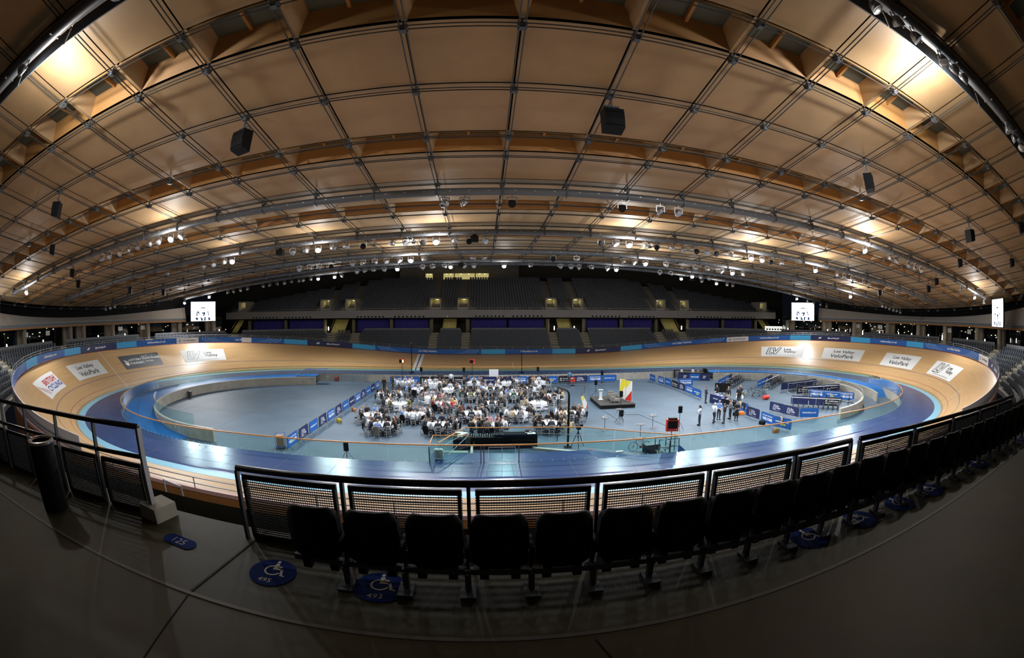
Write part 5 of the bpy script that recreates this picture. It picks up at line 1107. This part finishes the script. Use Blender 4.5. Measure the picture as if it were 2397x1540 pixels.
for i, (x, y, r, m) in enumerate(((24.6, .9, .2, 1), (25.6, .5, .9, 3), (26.4, 1.3, 2.3, 0), (26.0, -.5, -.4, 0), (27.2, .4, 1.4, 0))): bike(x, y, r, BIKEM[m], f'{["pale", "grey", "black", "dark", "black"][i]} bicycle parked loose on open floor, {ordw(i)} of a loose cluster', 'bicycles parked loose', tilt=.08)
def simple(name, label, cat, loc, rz_, parts, group=None):
    o = thing(name, label, cat, loc, rz_, group)
    for pn, mb, m in parts: mb.build(pn, m, o)
    return o
simple('kit_bag', 'red holdall lying on floor beside the loose bicycles', 'bag', (26.4, -1.3, ZI), .2, [('bag_body', MB().lathe([(.12, -.45), (.24, -.4), (.26, 0), (.24, .4), (.12, .45)], 12, (0, 0, .25), 0, Matrix.Rotation(PI/2, 3, 'Y')), M['red']), ('strap', MB().tube([(-.25, 0, .48), (-.1, 0, .6), (.1, 0, .6), (.25, 0, .48)], .02, 5), M['black'])])
simple('pile_of_kit', 'crumpled white and olive kit lying by the loose bicycles', 'kit', (23.9, .7, ZI), 0, [('cloth_heap', MB().lathe([(.5, 0), (.45, .25), (.2, .45), (0, .5)], 9), M['cloth']), ('bag', MB().box((.5, .2, .3), (.35, .35, .6)), COL['o'][1])])
# folding chairs by the far right wall
for i in range(9):
    x, y, _z = off(91.5 - 1.0*i if i < 6 else 79.5 - (i - 6), -9.6)
    simple('folding_chair', f'grey folding chair by the bike park wall, {ordw(i)} from the left', 'chair', (x, y, ZI), -.3, [('seat', MB().box((0, 0, .45), (.42, .4, .03)), M['steel']), ('backrest', MB().box((0, .2, .78), (.42, .03, .3)), M['steel'])] + [('leg', MB().bar((sx*.2, sy*.2, 0), (sx*.2, -sy*.12, .45), .025, .025), M['steeld']) for sx in (-1, 1) for sy in (-1, 1)], 'folding chairs by the bike park wall')
# service counter, fridge, signs on the far wall
o = simple('service_counter', 'long counter with navy and blue printed front by far right wall', 'counter', (25.1, 15.2, ZI), -.5, [('counter_body', MB().box((0, 0, .5), (4.7, .7, 1.0)), M['navy']), ('counter_top', MB().box((0, 0, 1.02), (4.8, .8, .04)), M['black']), ('back_shelf', MB().box((-.6, 1.2, 1.15), (5.2, .35, .1)).box((-3.0, 1.2, .6), (.15, .35, 1.1)).box((1.8, 1.2, .6), (.15, .35, 1.1)), M['black'])])
mb = MB(); mb.box((.1, -.356, .5), (1.5, .01, .96)); mb.build('blue_front_panel', M['blue'], o)
mb = MB(); put_text(mb, 'WELCOME', lambda u, v: (.1 + u, -.363, .48 + v), width=1.2, bold=.05); lv_logo(mb, lambda u, v: (u, -.363, v), (-1.4, .5), .35, 0, .08); lv_logo(mb, lambda u, v: (u, -.363, v), (1.5, .5), .35, 0, .08); mb.build('lettering', M['text'], o)
for i, (dx, c, s, lab) in enumerate(((-1.9, M['white'], .3, 'white box on left end of navy counter'), (-.2, M['white'], .35, 'white carton in the middle of navy counter'), (.6, M['steel'], .3, 'small steel urn on navy counter right of carton'), (1.7, M['black'], .5, 'black coffee machine on right end of navy counter'), (1.9, M['steeld'], .4, 'stack of dark kit behind coffee machine on navy counter'))):
    q = tag(MB().box((0, 0, s/2), (s, s*.8, s)).box((0, 0, s + .03), (s*.6, s*.5, .08)).build('counter_item', c), lab, 'box'); q.location = (25.3 + dx*cos(-.5), 15.6 + dx*sin(-.5) + (.0 if i != 4 else .9), ZI + 1.04 if i != 4 else ZI + 1.2)
simple('hand_truck', 'tall silver trolley leaning by right end of navy counter', 'trolley', (28.3, 13.8, ZI), -.4, [('frame', MB().tube([(-.25, .1, .1), (-.25, .45, 1.5), (.25, .45, 1.5), (.25, .1, .1)], .03, 6).box((0, .2, .6), (.5, .03, .9)), M['steel']), ('toe_plate', MB().box((0, -.1, .03), (.6, .5, .03)), M['steel']), ('wheel', MB().lathe([(.12, -.02), (.12, .02)], 12, (-.28, .15, .12), 0, Matrix.Rotation(PI/2, 3, 'Y')), M['black']), ('wheel', MB().lathe([(.12, -.02), (.12, .02)], 12, (.28, .15, .12), 0, Matrix.Rotation(PI/2, 3, 'Y')), M['black'])])
def exit_sign(p, r, label):
    o = thing('exit_sign', label, 'sign', p, r, 'green exit signs'); MB().box((0, 0, 0), (1.3, .03, .36)).build('sign_plate', M['white'], o); mb = MB()
    for dx in (-.42, 0, .42): mb.box((dx, -.02, 0), (.34, .01, .3))
    mb.build('green_panel', M['green'], o); mb = MB()
    put_poly(mb, [(-.55, 0), (-.45, .08), (-.45, .03), (-.3, .03), (-.3, -.03), (-.45, -.03), (-.45, -.08)], lambda u, v: (u, -.027, v)); put_poly(mb, [(-.08, -.1), (0, .1), (.08, .1), (.02, -.1)], lambda u, v: (u, -.027, v)); put_poly(mb, [(.3, -.1), (.54, -.1), (.54, .1), (.3, .1)], lambda u, v: (u, -.027, v)); mb.build('pictogram', M['white'], o)
exit_sign((-27.6, 17.85, -.38), 0, 'green and white exit sign on far wall at the left'); exit_sign((30.2, 13.3, -.42), -.32, 'green and white exit sign on the far wall behind bike racks')
for x, y, lab in ((-25.6, 17.5, 'pair of red fire extinguishers by far left exit sign'), (30.9, 12.9, 'pair of red fire extinguishers by far right exit sign')):
    simple('fire_extinguisher_pair', lab, 'fire extinguisher', (x, y, ZI), 0, [('cylinder', MB().lathe([(.09, 0), (.09, .5), (.03, .6)], 10, (dx, 0, .1)), M['red']) for dx in (-.15, .15)] + [('stand', MB().box((0, .1, .05), (.6, .3, .1)), M['steeld'])])
simple('steel_cabinet', 'wide shiny steel cabinet against far wall left of barriers', 'cabinet', (-23.2, 17.7, ZI), 0, [('cabinet_body', MB().box((0, 0, .47), (4.0, .5, .94)), mat('bright_steel', (.6, .62, .62), .22, metal=.85)), ('door_gap', MB().box((0, -.255, .47), (.02, .01, .9)), M['steeld'])])
simple('black_screen', 'big black flat screen on a stand behind registration table', 'screen', (22.9, 3.2, ZI), -.55, [('display', MB().box((0, 0, .85), (1.9, .07, 1.1)), M['black']), ('stand', MB().box((0, .05, .2), (.1, .1, .4)).box((0, .05, .02), (1.0, .5, .04)), M['steeld'])])
# registration table under a navy cloth
simple('registration_table', 'long table under a navy cloth in the gap of the right row', 'table', (19.75, -1.2, ZI), -PI/2 + .1, [('table_cloth', MB().sweep([[(-1.1*k, -.38*k, z), (1.1*k, -.38*k, z), (1.1*k, .38*k, z), (-1.1*k, .38*k, z)] for k, z in ((1.03, .02), (1.02, .5), (1, .93))]), M['navy']), ('lettering', put_text(MB(), '@LeeValleyVP', lambda u, v: (u, -.40, .55 + v), width=.9, bold=.03), M['text'])])
simple('display_table', 'second dark table with white papers beside group of standing people', 'table', (20.0, -3.9, ZI), -PI/2 + .1, [('table_cloth', MB().sweep([[(-1.2*k, -.38*k, z), (1.2*k, -.38*k, z), (1.2*k, .38*k, z), (-1.2*k, .38*k, z)] for k, z in ((1.03, .35), (1.02, .5), (1, .80))]), M['soft'])] + [('leg', MB().bar((sx, sy, 0), (sx, sy, .4), .04, .04), M['steeld']) for sx in (-1, 1) for sy in (-.3, .3)])
for i in range(7):
    q = tag(MB().box((0, 0, .01), (.3, .21, .02)).build('papers', M['white']), f'white papers on the dark registration tables, {ordw(i)} from far end', 'papers', 'papers on registration tables'); q.location = (19.75 + rnd.uniform(-.2, .2), -.5 - .62*i, ZI + (.935 if i < 3 else .805)); q.rotation_euler = (0, 0, rnd.uniform(0, 2))
for x, y, c, lab in ((19.72, -5.75, 't', 'beige coat hung over blue barrier in right row'), (19.78, -6.35, 'k', 'black coat hung over blue barrier in right row'), (19.3, -8.15, 'k', 'black coat hung over left edge of navy barrier in right row'), (19.42, -13.0, 't', 'brown coat hung over the last barrier of right row')):
    q = obj('draped_coat', coats[1], None, (x + .02, y, ZI + .12), -PI/2); tag(q, lab, 'coat'); setm(q, COL[c][1]); q.location = (x + .27, y, ZI + .14)
for x, y, m, lab in ((19.2, -6.9, 'orange', 'orange bag on floor under the draped blue barrier'), (18.9, -10.9, 'black', 'black rucksack on floor before right row WELCOME barrier'), (18.5, -6.9, 'black', 'black bags on floor under the draped coats'), (-17.6, -5.6, 'yellow', 'yellow and black bag lying beside left row of barriers'), (-17.5, -1.0, 'brown', 'brown bag lying by left barriers, behind second row'), (18.4, -13.7, 'brown', 'brown bag on small trolley at near end of right row'), (-17.4, 9.6, 'black', 'black bag at far end of left barrier row')):
    q = tag(MB().sweep([[(-.28*k, -.16*k, z), (.28*k, -.16*k, z), (.28*k, .16*k, z), (-.28*k, .16*k, z)] for k, z in ((.95, 0), (1, .08), (1, .24), (.8, .34))]).tube([(-.15, 0, .33), (-.08, 0, .43), (.08, 0, .43), (.15, 0, .33)], .012, 5).build('bag', M[m] if m != 'yellow' else mat('bag_yellow', (.35, .30, .03), .8)), lab, 'bag'); q.location = (x, y, ZI); q.rotation_euler = (0, 0, rnd.uniform(0, 3))
simple('box_trolley', 'blue wire trolley holding a cardboard box at near end of left row', 'trolley', (-19.5, -14.0, ZI), .3, [('trolley_frame', MB().tube([(-.35, -.3, .15), (-.35, -.3, 1.1), (.35, -.3, 1.1), (.35, -.3, .15)], .02, 5, closed=True).tube([(-.35, .3, .15), (-.35, .3, 1.1), (.35, .3, 1.1), (.35, .3, .15)], .02, 5, closed=True).box((0, 0, .15), (.7, .6, .03)), M['blue']), ('carton', MB().box((0, 0, .58), (.55, .45, .8)), M['card'])] + [('caster', MB().lathe([(.06, -.02), (.06, .02)], 10, (sx*.3, sy*.25, .06), 0, Matrix.Rotation(PI/2, 3, 'Y')), M['black']) for sx in (-1, 1) for sy in (-1, 1)])
# ---------------------------------------------------------------- stage set
st = simple('stage', 'low black carpeted stage platform right of the tables', 'stage', (0, 0, 0), 0, [('deck', MB().prism([(6.62, -.5), (10.35, -.45), (10.5, 4.3), (6.7, 4.4)], ZI + .32, ZI + .4), M['stage']), ('skirt', MB().prism([(6.66, -.46), (10.31, -.41), (10.46, 4.26), (6.74, 4.36)], ZI, ZI + .32), M['black'])])
for i, (x, y) in enumerate(((8.55, .75), (8.6, 2.1))):
    simple('armchair', f'grey armchair on the stage, {["nearer", "farther"][i]} of two', 'armchair', (x, y, ZI + .4), .3, [('seat', MB().box((0, 0, .3), (.8, .75, .22)), M['grey']), ('backrest', MB().box((0, .36, .55), (.8, .14, .62)), M['grey'])] + [('armrest', MB().box((sx*.4, 0, .42), (.12, .8, .42)), M['grey']) for sx in (-1, 1)] + [('leg', MB().bar((sx*.33, sy*.3, 0), (sx*.33, sy*.3, .2), .04, .04), M['steel']) for sx in (-1, 1) for sy in (-1, 1)], 'armchairs on the stage')
simple('clear_lectern', 'clear plastic lectern on the stage left of armchairs', 'lectern', (7.4, 2.4, ZI + .4), 0, [('stem', MB().box((0, 0, .5), (.3, .06, 1.0)), M['tumbler']), ('top', MB().box((0, 0, 1.05), (.5, .35, .03)), M['tumbler']), ('base', MB().box((0, 0, .02), (.5, .4, .04)), M['tumbler'])])
for i, (x, y) in enumerate(((9.75, 2.2), (10.05, .95))):
    o = thing('banner_stand', f'tall white and yellow roll-up banner on stage, {["left one", "right one with red foot"][i]}', 'banner', (x, y, ZI + .4), -1.15, 'roll-up banners on the stage'); fn = lambda u, v: (u, -.012, v)
    MB().box((0, 0, 1.08), (.92, .02, 2.1)).build('banner_sheet', M['white'], o); MB().box((0, .02, .03), (.96, .22, .06)).build('base', M['steel'], o); MB().tube([(0, .06, 0), (0, .06, 2.12)], .012, 5).build('pole', M['steel'], o)
    put_poly(MB(), [(-.46, 2.13), (.46, 2.13)] and ([(-.2, 2.13), (.46, 2.13), (.46, 1.5), (-.46, .3), (-.46, .9)] if i == 0 else [(-.46, 2.13), (.3, 2.13), (-.46, 1.2)]), fn).build('yellow_stripe', M['flag_yellow'], o)
    if i: put_poly(MB(), [(-.46, .04), (.46, .04), (.46, 1.2), (-.46, .25)], fn).build('red_corner', M['red'], o)
    mb = MB()
    for k in range(8): put_poly(mb, [(.05*(-1)**k - .02, .3 + .22*k), (.05*(-1)**k + .05, .3 + .22*k), (.05*(-1)**k + .05, .33 + .22*k), (.05*(-1)**k - .02, .33 + .22*k)], fn)
    mb.build('print_mark', M['grey'], o)
o = thing('feather_flag', 'small leaning yellow, white and red flag beside right front tables', 'flag', (4.35, -2.9, ZI), .2)
MB().tube([(0, 0, 0), (-.15, 0, 1.2), (-.55, 0, 2.3)], .018, 5).build('pole', M['card'], o); A = [(-.02, .75), (-.3, 1.75), (-.1, 1.95), (.3, 1.25), (.42, .6)]; mb = MB(); mb.sweep([[(x, y, z) for x, z in A] for y in (-.01, .01)]); mb.build('sail', M['white'], o)
put_poly(MB(), [(-.05, 1.35), (-.25, 1.8), (-.1, 1.95), (.05, 1.65)], lambda u, v: (u, -.014, v)).build('yellow_panel', M['flag_yellow'], o); put_poly(MB(), [(.32, 1.2), (.42, .6), (.25, .65)], lambda u, v: (u, -.014, v)).build('red_corner', M['red'], o)
def tripod_speaker(x, y, h, label, r=0.):
    o = thing('speaker_stand', label.replace('loudspeaker on', 'stand under the loudspeaker on').replace('black stand', 'black tripod stand'), 'stand', (x, y, ZI), r, 'tripod speaker stands')
    MB().tube([(0, 0, .3), (0, 0, h)], .022, 6).build('pole', M['black'], o)
    for a in (0.5, 2.6, 4.7): MB().tube([(0, 0, .75), (.5*cos(a), .5*sin(a), .02)], .016, 5).build('leg', M['black'], o)
    q = thing('tripod_loudspeaker', label, 'loudspeaker', (x, y, ZI + h), r, 'loudspeakers on tripods'); MB().sweep([[(-.17*k, -.15, z), (.17*k, -.15, z), (.13*k, .16, z), (-.13*k, .16, z)] for k, z in ((1, 0), (1, .56))]).build('cabinet', M['black'], q); MB().box((0, -.155, .28), (.28, .01, .5)).build('grille', M['soft'], q)
for x, y, h, lab in ((7.84, 6.2, 1.35, 'black loudspeaker on tripod behind left of the stage'), (10.34, 12.7, 1.5, 'black loudspeaker on tripod far behind the stage'), (7.97, -2.85, 1.65, 'black loudspeaker on tripod in front of the stage'), (10.85, -9.95, 1.5, 'black loudspeaker on tripod beside red monitor at right'), (-13.75, -15.7, .75, 'black loudspeaker on tripod behind front left glass'), (-13.2, 17.2, 1.6, 'black loudspeaker on tripod beyond left far barriers'), (-7.4, 17.1, 1.6, 'black loudspeaker on tripod beyond middle far barriers'), (2.6, 17.2, 1.6, 'black loudspeaker on tripod beyond right far barriers'), (7.0, -6.0, .55, 'low black monitor loudspeaker on tripod before the stage')):
    tripod_speaker(x, y, h, lab, rnd.uniform(-.3, .3))
def cocktail(x, y, label, stuff=0):
    simple('cocktail_table', label, 'table', (x, y, ZI), 0, [('table_top', MB().lathe([(.35, 1.06), (.35, 1.09), (0, 1.09)], 24), M['steeld']), ('pole', MB().lathe([(.025, .03), (.025, 1.06)], 8), M['steeld']), ('base', MB().box((0, 0, .02), (.5, .06, .04)).box((0, 0, .02), (.06, .5, .04)), M['steel'])], 'tall cocktail tables')
    for k in range(stuff): q = tag(obj('wine_glass', glass_me if k else napk, None, (x - .12 + .1*k, y + .05*(-1)**k, ZI + 1.095)), f'{"glass" if k else "white napkin"} left on the {label.split(",")[0].replace("tall thin ", "")}, {ordw(k)}', 'glass' if k else 'napkin', 'things left on cocktail tables'); q.name = 'wine_glass' if k else 'folded_napkin'
for x, y, lab, n in ((6.9, 7.9, 'tall thin cocktail table far left of the stage', 0), (4.85, -8.4, 'tall thin cocktail table nearest the front tables', 3), (7.0, -11.05, 'tall thin bare cocktail table nearest the camera', 0), (9.0, -8.6, 'tall thin cocktail table left of the red monitor', 4), (6.5, 12.8, 'tall thin cocktail table by the far barriers', 2), (7.0, -6.1 + .6, 'tall thin cocktail table before the stage', 0)): cocktail(x, y, lab, n)
def lap_counter(x, y, z0, h, w, label, lit):
    o = thing('lap_counter', label, 'display', (x, y, z0), 0, 'red display boxes on poles'); MB().tube([(0, 0, 0), (0, 0, h)], .03, 6).build('pole', M['black'], o); MB().box((0, 0, .02), (.5, .5, .04)).build('base', M['black'], o)
    MB().box((0, 0, h + .28), (w, .3, .55)).build('casing', M['red'], o); MB().box((-.1*w, -.155, h + .28), (w*.68, .02, .42)).build('display', M['black'], o); MB().box((.2*w if lit else .38*w, -.16, h + (.28 if lit else .1)), (.3*w if lit else .05, .02, .4 if lit else .05)).build('lit_panel', emat('lap_digit', (.95, .9, .35), 1.6), o)
lap_counter(-15.85, 17.1, ZI, 2.72, .75, 'red display box with lit yellow panel on pole beyond left far barriers', True); lap_counter(-6.3, 17.1, ZI, 2.7, .72, 'red display box on pole beyond middle far barriers', False)
o = simple('red_monitor', 'large red-cased black monitor on a dark pole right of centre', 'display', (7.5, -15.75, ZI), -.2, [('pole', MB().tube([(0, 0, 0), (0, 0, 1.75)], .03, 6), M['black']), ('base', MB().box((0, 0, .02), (.6, .6, .04)), M['black']), ('casing', MB().box((0, 0, 2.12), (.84, .32, .8)), M['red']), ('display', MB().box((0, -.165, 2.18), (.66, .02, .52)), M['black']), ('hood', MB().box((0, -.06, 2.58), (.6, .3, .12)), M['black']), ('lamp', MB().box((.28, -.17, 1.86), (.06, .02, .06)), M['text'])])
simple('floor_monitor', 'small red display box on black stand by right far barriers', 'display', (6.75, 14.0, ZI), 0, [('casing', MB().box((0, 0, .8), (.6, .35, .55)), M['red']), ('stand', MB().bar((0, 0, 0), (0, 0, .55), .08, .08).box((0, 0, .03), (.5, .5, .06)), M['black'])])
for x, y, z0, h, lab in ((-15.0, 20.2, 0, 4.1, 'tall thin black mast on far safety zone by the finish line'), (.62, 20.1, 0, 3.1, 'tall thin black mast on far safety zone right of white board')): simple('camera_mast', lab, 'mast', (x, y, z0), 0, [('mast_pole', MB().tube([(0, 0, 0), (0, 0, h)], .06, 8), M['black']), ('base', MB().box((0, 0, .03), (.6, .6, .06)), M['black']), ('head', MB().box((0, 0, h + .1), (.2, .3, .25)), M['steeld'])])
simple('white_board', 'plain white board standing beyond the far barriers near centre', 'board', (-3.4, 17.3, ZI), 0, [('board_panel', MB().box((0, 0, 1.35), (1.25, .05, 1.05)), M['cloth']), ('leg', MB().bar((-.5, 0, 0), (-.5, 0, .9), .04, .04), M['steel']), ('leg', MB().bar((.5, 0, 0), (.5, 0, .9), .04, .04), M['steel'])])
for x, w, h, lab in ((-11.6, .5, .9, 'first dark equipment case beyond far barriers'), (-10.6, .8, 1.2, 'taller dark equipment case beyond far barriers'), (-7.2, .7, 1.1, 'dark equipment case beyond far barriers by middle speaker'), (-5.2, 1.5, .9, 'desk with dark equipment beyond far barriers left of white board'), (-.6, 2.0, .9, 'low grey desk beyond far barriers right of white board'), (-14.2, 1.2, .8, 'orange and red kit heap beyond left far barriers')):
    q = tag(MB().box((0, 0, h/2), (w, .6, h)).box((0, 0, h + .04), (w*.7, .4, .08)).build('equipment_case', M['steeld'] if 'orange' not in lab else M['orange']), lab, 'case'); q.location = (x, 17.2, ZI)
# ---------------------------------------------------------------- bar and camera kit at the front
o = thing('bar_counter', 'long bar under black cloths just behind the front stair', 'bar', (0, 0, 0))
MB().box((-2.6, -11.8, ZI + .5), (3.0, .8, 1.0)).build('right_table', M['soft'], o); MB().box((-6.5, -12.2, ZI + .5), (.9, 2.2, 1.0)).build('left_table', M['soft'], o); MB().box((-4.8, -12.0, ZI + .42), (2.6, .7, .84)).build('middle_table', M['soft'], o)
for i, (x, y) in enumerate(((-6.6, -11.5), (-6.2, -11.7), (-6.5, -12.3), (-1.6, -11.7), (-1.5, -11.9))):
    q = tag(MB().sweep([[(-.3*k, -.2*k, z), (.3*k, -.2*k, z), (.3*k, .2*k, z), (-.3*k, .2*k, z)] for k, z in ((1, 0), (.8, .03))]).build('napkin_pile', M['china']), f'pile of white napkins on {"left" if i < 3 else "right"} end of the bar, {ordw(i if i < 3 else i - 3)}', 'napkin', 'napkin piles on the bar'); q.location = (x, y, ZI + 1.0); q.rotation_euler = (0, 0, i*.8)
for i in range(16): tag(obj('wine_glass', glass_me, None, (-5.9 + .16*i, -12.1 + .1*(i % 3), ZI + .84)), 'clear glass standing in the row on the bar', 'glass', 'glasses on the bar')
for i in range(6): tag(obj('wine_bottle', bottle_me, None, (-4.4 + .13*i, -11.85, ZI + .84)), 'dark bottle standing on the bar', 'bottle', 'bottles on the bar')
tag(MB().lathe([(.14, 0), (.2, .12), (.15, .2), (0, .22)], 10, (-1.75, -11.6, ZI + 1.03)).build('dark_bowl', mat('plum_bowl', (.10, .02, .04), .5)), 'dark plum bowl on napkins at right end of bar', 'bowl')
o = thing('goal_post_frame', 'tall black pipe frame with bent top standing right of front tables', 'frame', (1.05, -12.4, ZI))
MB().tube([(0, 0, 0), (0, 0, 3.85), (-.03, .05, 4.0), (-.12, .25, 4.1), (-.35, .9, 4.12), (-.5, 1.6, 4.12)], .075, 8).build('pipe', M['black'], o, smooth=True); MB().box((0, 0, .02), (.5, .5, .04)).build('base', M['black'], o); MB().tube([(-.5, 1.6, 4.12), (-.5, 1.6, 0)], .03, 6).build('pipe', M['black'], o)
o = thing('tripod', 'black camera tripod by the pipe frame behind the ramp rail', 'tripod', (1.75, -12.5, ZI)); MB().tube([(0, 0, .7), (0, 0, 1.35)], .04, 6).build('column', M['black'], o)
for a in (.4, 2.5, 4.6): MB().tube([(0, 0, 1.2), (.28*cos(a), .28*sin(a), .6), (.5*cos(a), .5*sin(a), 0)], .025, 5).build('leg', M['black'], o)
o = thing('video_camera', 'black video camera mounted on tripod by the pipe frame', 'camera', (1.75, -12.5, ZI + 1.36)); MB().box((0, 0, .15), (.28, .5, .28)).build('camera_body', M['black'], o); MB().lathe([(.09, 0), (.11, .2)], 12, (0, .25, .15), 0, Matrix.Rotation(-PI/2, 3, 'X')).build('lens', M['steeld'], o); MB().box((.2, -.1, .28), (.2, .12, .14)).build('viewfinder', M['black'], o)
o = thing('step_scaffold', 'dark steel step frame with handrails by the red monitor pole', 'steps', (7.45, -15.3, ZI))
for x in (-.75, .05, .75): MB().bar((x, -.3, 0), (x, -.3, 1.1), .05, .05).bar((x, .4, 0), (x, .4, 1.1), .05, .05).build('post', M['steeld'], o)
MB().bar((-.75, -.3, 1.1), (.75, -.3, 1.1), .05, .05).bar((-.75, .4, 1.1), (.75, .4, 1.1), .05, .05).bar((.75, -.3, 1.1), (.75, .4, 1.1), .05, .05).bar((-.75, -.3, .55), (.75, -.3, .55), .04, .04).build('handrail', M['steeld'], o)
for k in range(3): MB().box((-.6 + .45*k, .05, .2 + .22*k), (.42, .7, .04)).build('step', M['steeld'], o)
simple('flight_case', 'black flight case lying behind the step frame', 'case', (6.55, -14.6, ZI), .1, [('case_body', MB().box((0, 0, .28), (1.1, .6, .55)), M['black']), ('case_edge', MB().box((0, 0, .56), (1.12, .62, .03)), M['steeld'])])
o = thing('corner_sign', 'blue five-sided sign panel with white web address behind front glass at right', 'sign', (7.5, -17.6, -.95), -.1); A = [(-.36, 0), (-.26, 1.25), (.1, .95), (.5, .45), (.5, .05)]; mb = MB(); mb.sweep([[(x, y, z) for x, z in A] for y in (-.02, .02)]); mb.build('sign_panel', M['blue'], o); mb = MB(); put_text(mb, WEB, lambda u, v: (.06 + u*.75 + v*.6, -.024, .45 - u*.65 + v*.75), width=.95, bold=.03); mb.build('lettering', M['text'], o)
simple('white_case', 'white marker plate lying on floor behind the front ramp', 'plate', (4.35, -14.2, ZI), .1, [('plate_body', MB().box((0, 0, .04), (.5, .2, .08)), M['white'])])
simple('red_cone', 'small red floor marker lying left of the red bicycle', 'marker', (2.5, -13.5, ZI), 0, [('marker_body', MB().lathe([(.15, 0), (.08, .12), (0, .14)], 12), M['red'])])
# cables along the floor round the stage
for pts, lab in ((((6.7, -1.3), (6.9, -3.2), (7.0, -5.4)), 'thin black cable on floor from stage corner towards the camera'), (((10.3, 12.2), (10.0, 8), (9.3, 4.6)), 'thin black cable on floor behind the stage'), (((8.2, -3.3), (9.6, -3.6), (10.7, -9.6)), 'thin black cable on floor from tripod to red monitor')): tag(MB().tube([(x, y, ZI + .012) for x, y in pts], .012, 5).build('floor_cable', M['black']), lab, 'cable')

# ---------------------------------------------------------------- camera, world, view
cam = bpy.data.cameras.new('camera'); co = bpy.data.objects.new('camera', cam); C.objects.link(co)
cam.type = 'PANO'; cam.sensor_fit = 'HORIZONTAL'; cam.sensor_width = 36; cam.sensor_height = 36*1540/2397
for tgt in (cam, getattr(cam, 'cycles', None)):
    for k, v in (('panorama_type', 'FISHEYE_EQUISOLID'), ('fisheye_lens', 15.6754), ('fisheye_fov', rad(210))):
        try: setattr(tgt, k, v)
        except Exception: pass
cam.clip_start = .05; cam.clip_end = 500
co.location = (-4.89, -42.28, 8.48); co.rotation_euler = (rad(90 - 2.0933), 0, -rad(3.7967))
sc = bpy.context.scene; sc.camera = co
w = bpy.data.worlds.new('night'); sc.world = w; w.use_nodes = True; w.node_tree.nodes['Background'].inputs[0].default_value = (.01, .012, .02, 1); w.node_tree.nodes['Background'].inputs[1].default_value = .3
vs = sc.view_settings; vs.view_transform = 'Standard'; vs.look = 'None'; vs.exposure = 0.; vs.gamma = 1; vs.use_curve_mapping = False
sc.cycles.max_bounces = 6; sc.cycles.diffuse_bounces = 3; sc.cycles.transparent_max_bounces = 16; sc.cycles.glossy_bounces = 3; sc.cycles.sample_clamp_indirect = 4.; sc.cycles.caustics_reflective = False; sc.cycles.caustics_refractive = False
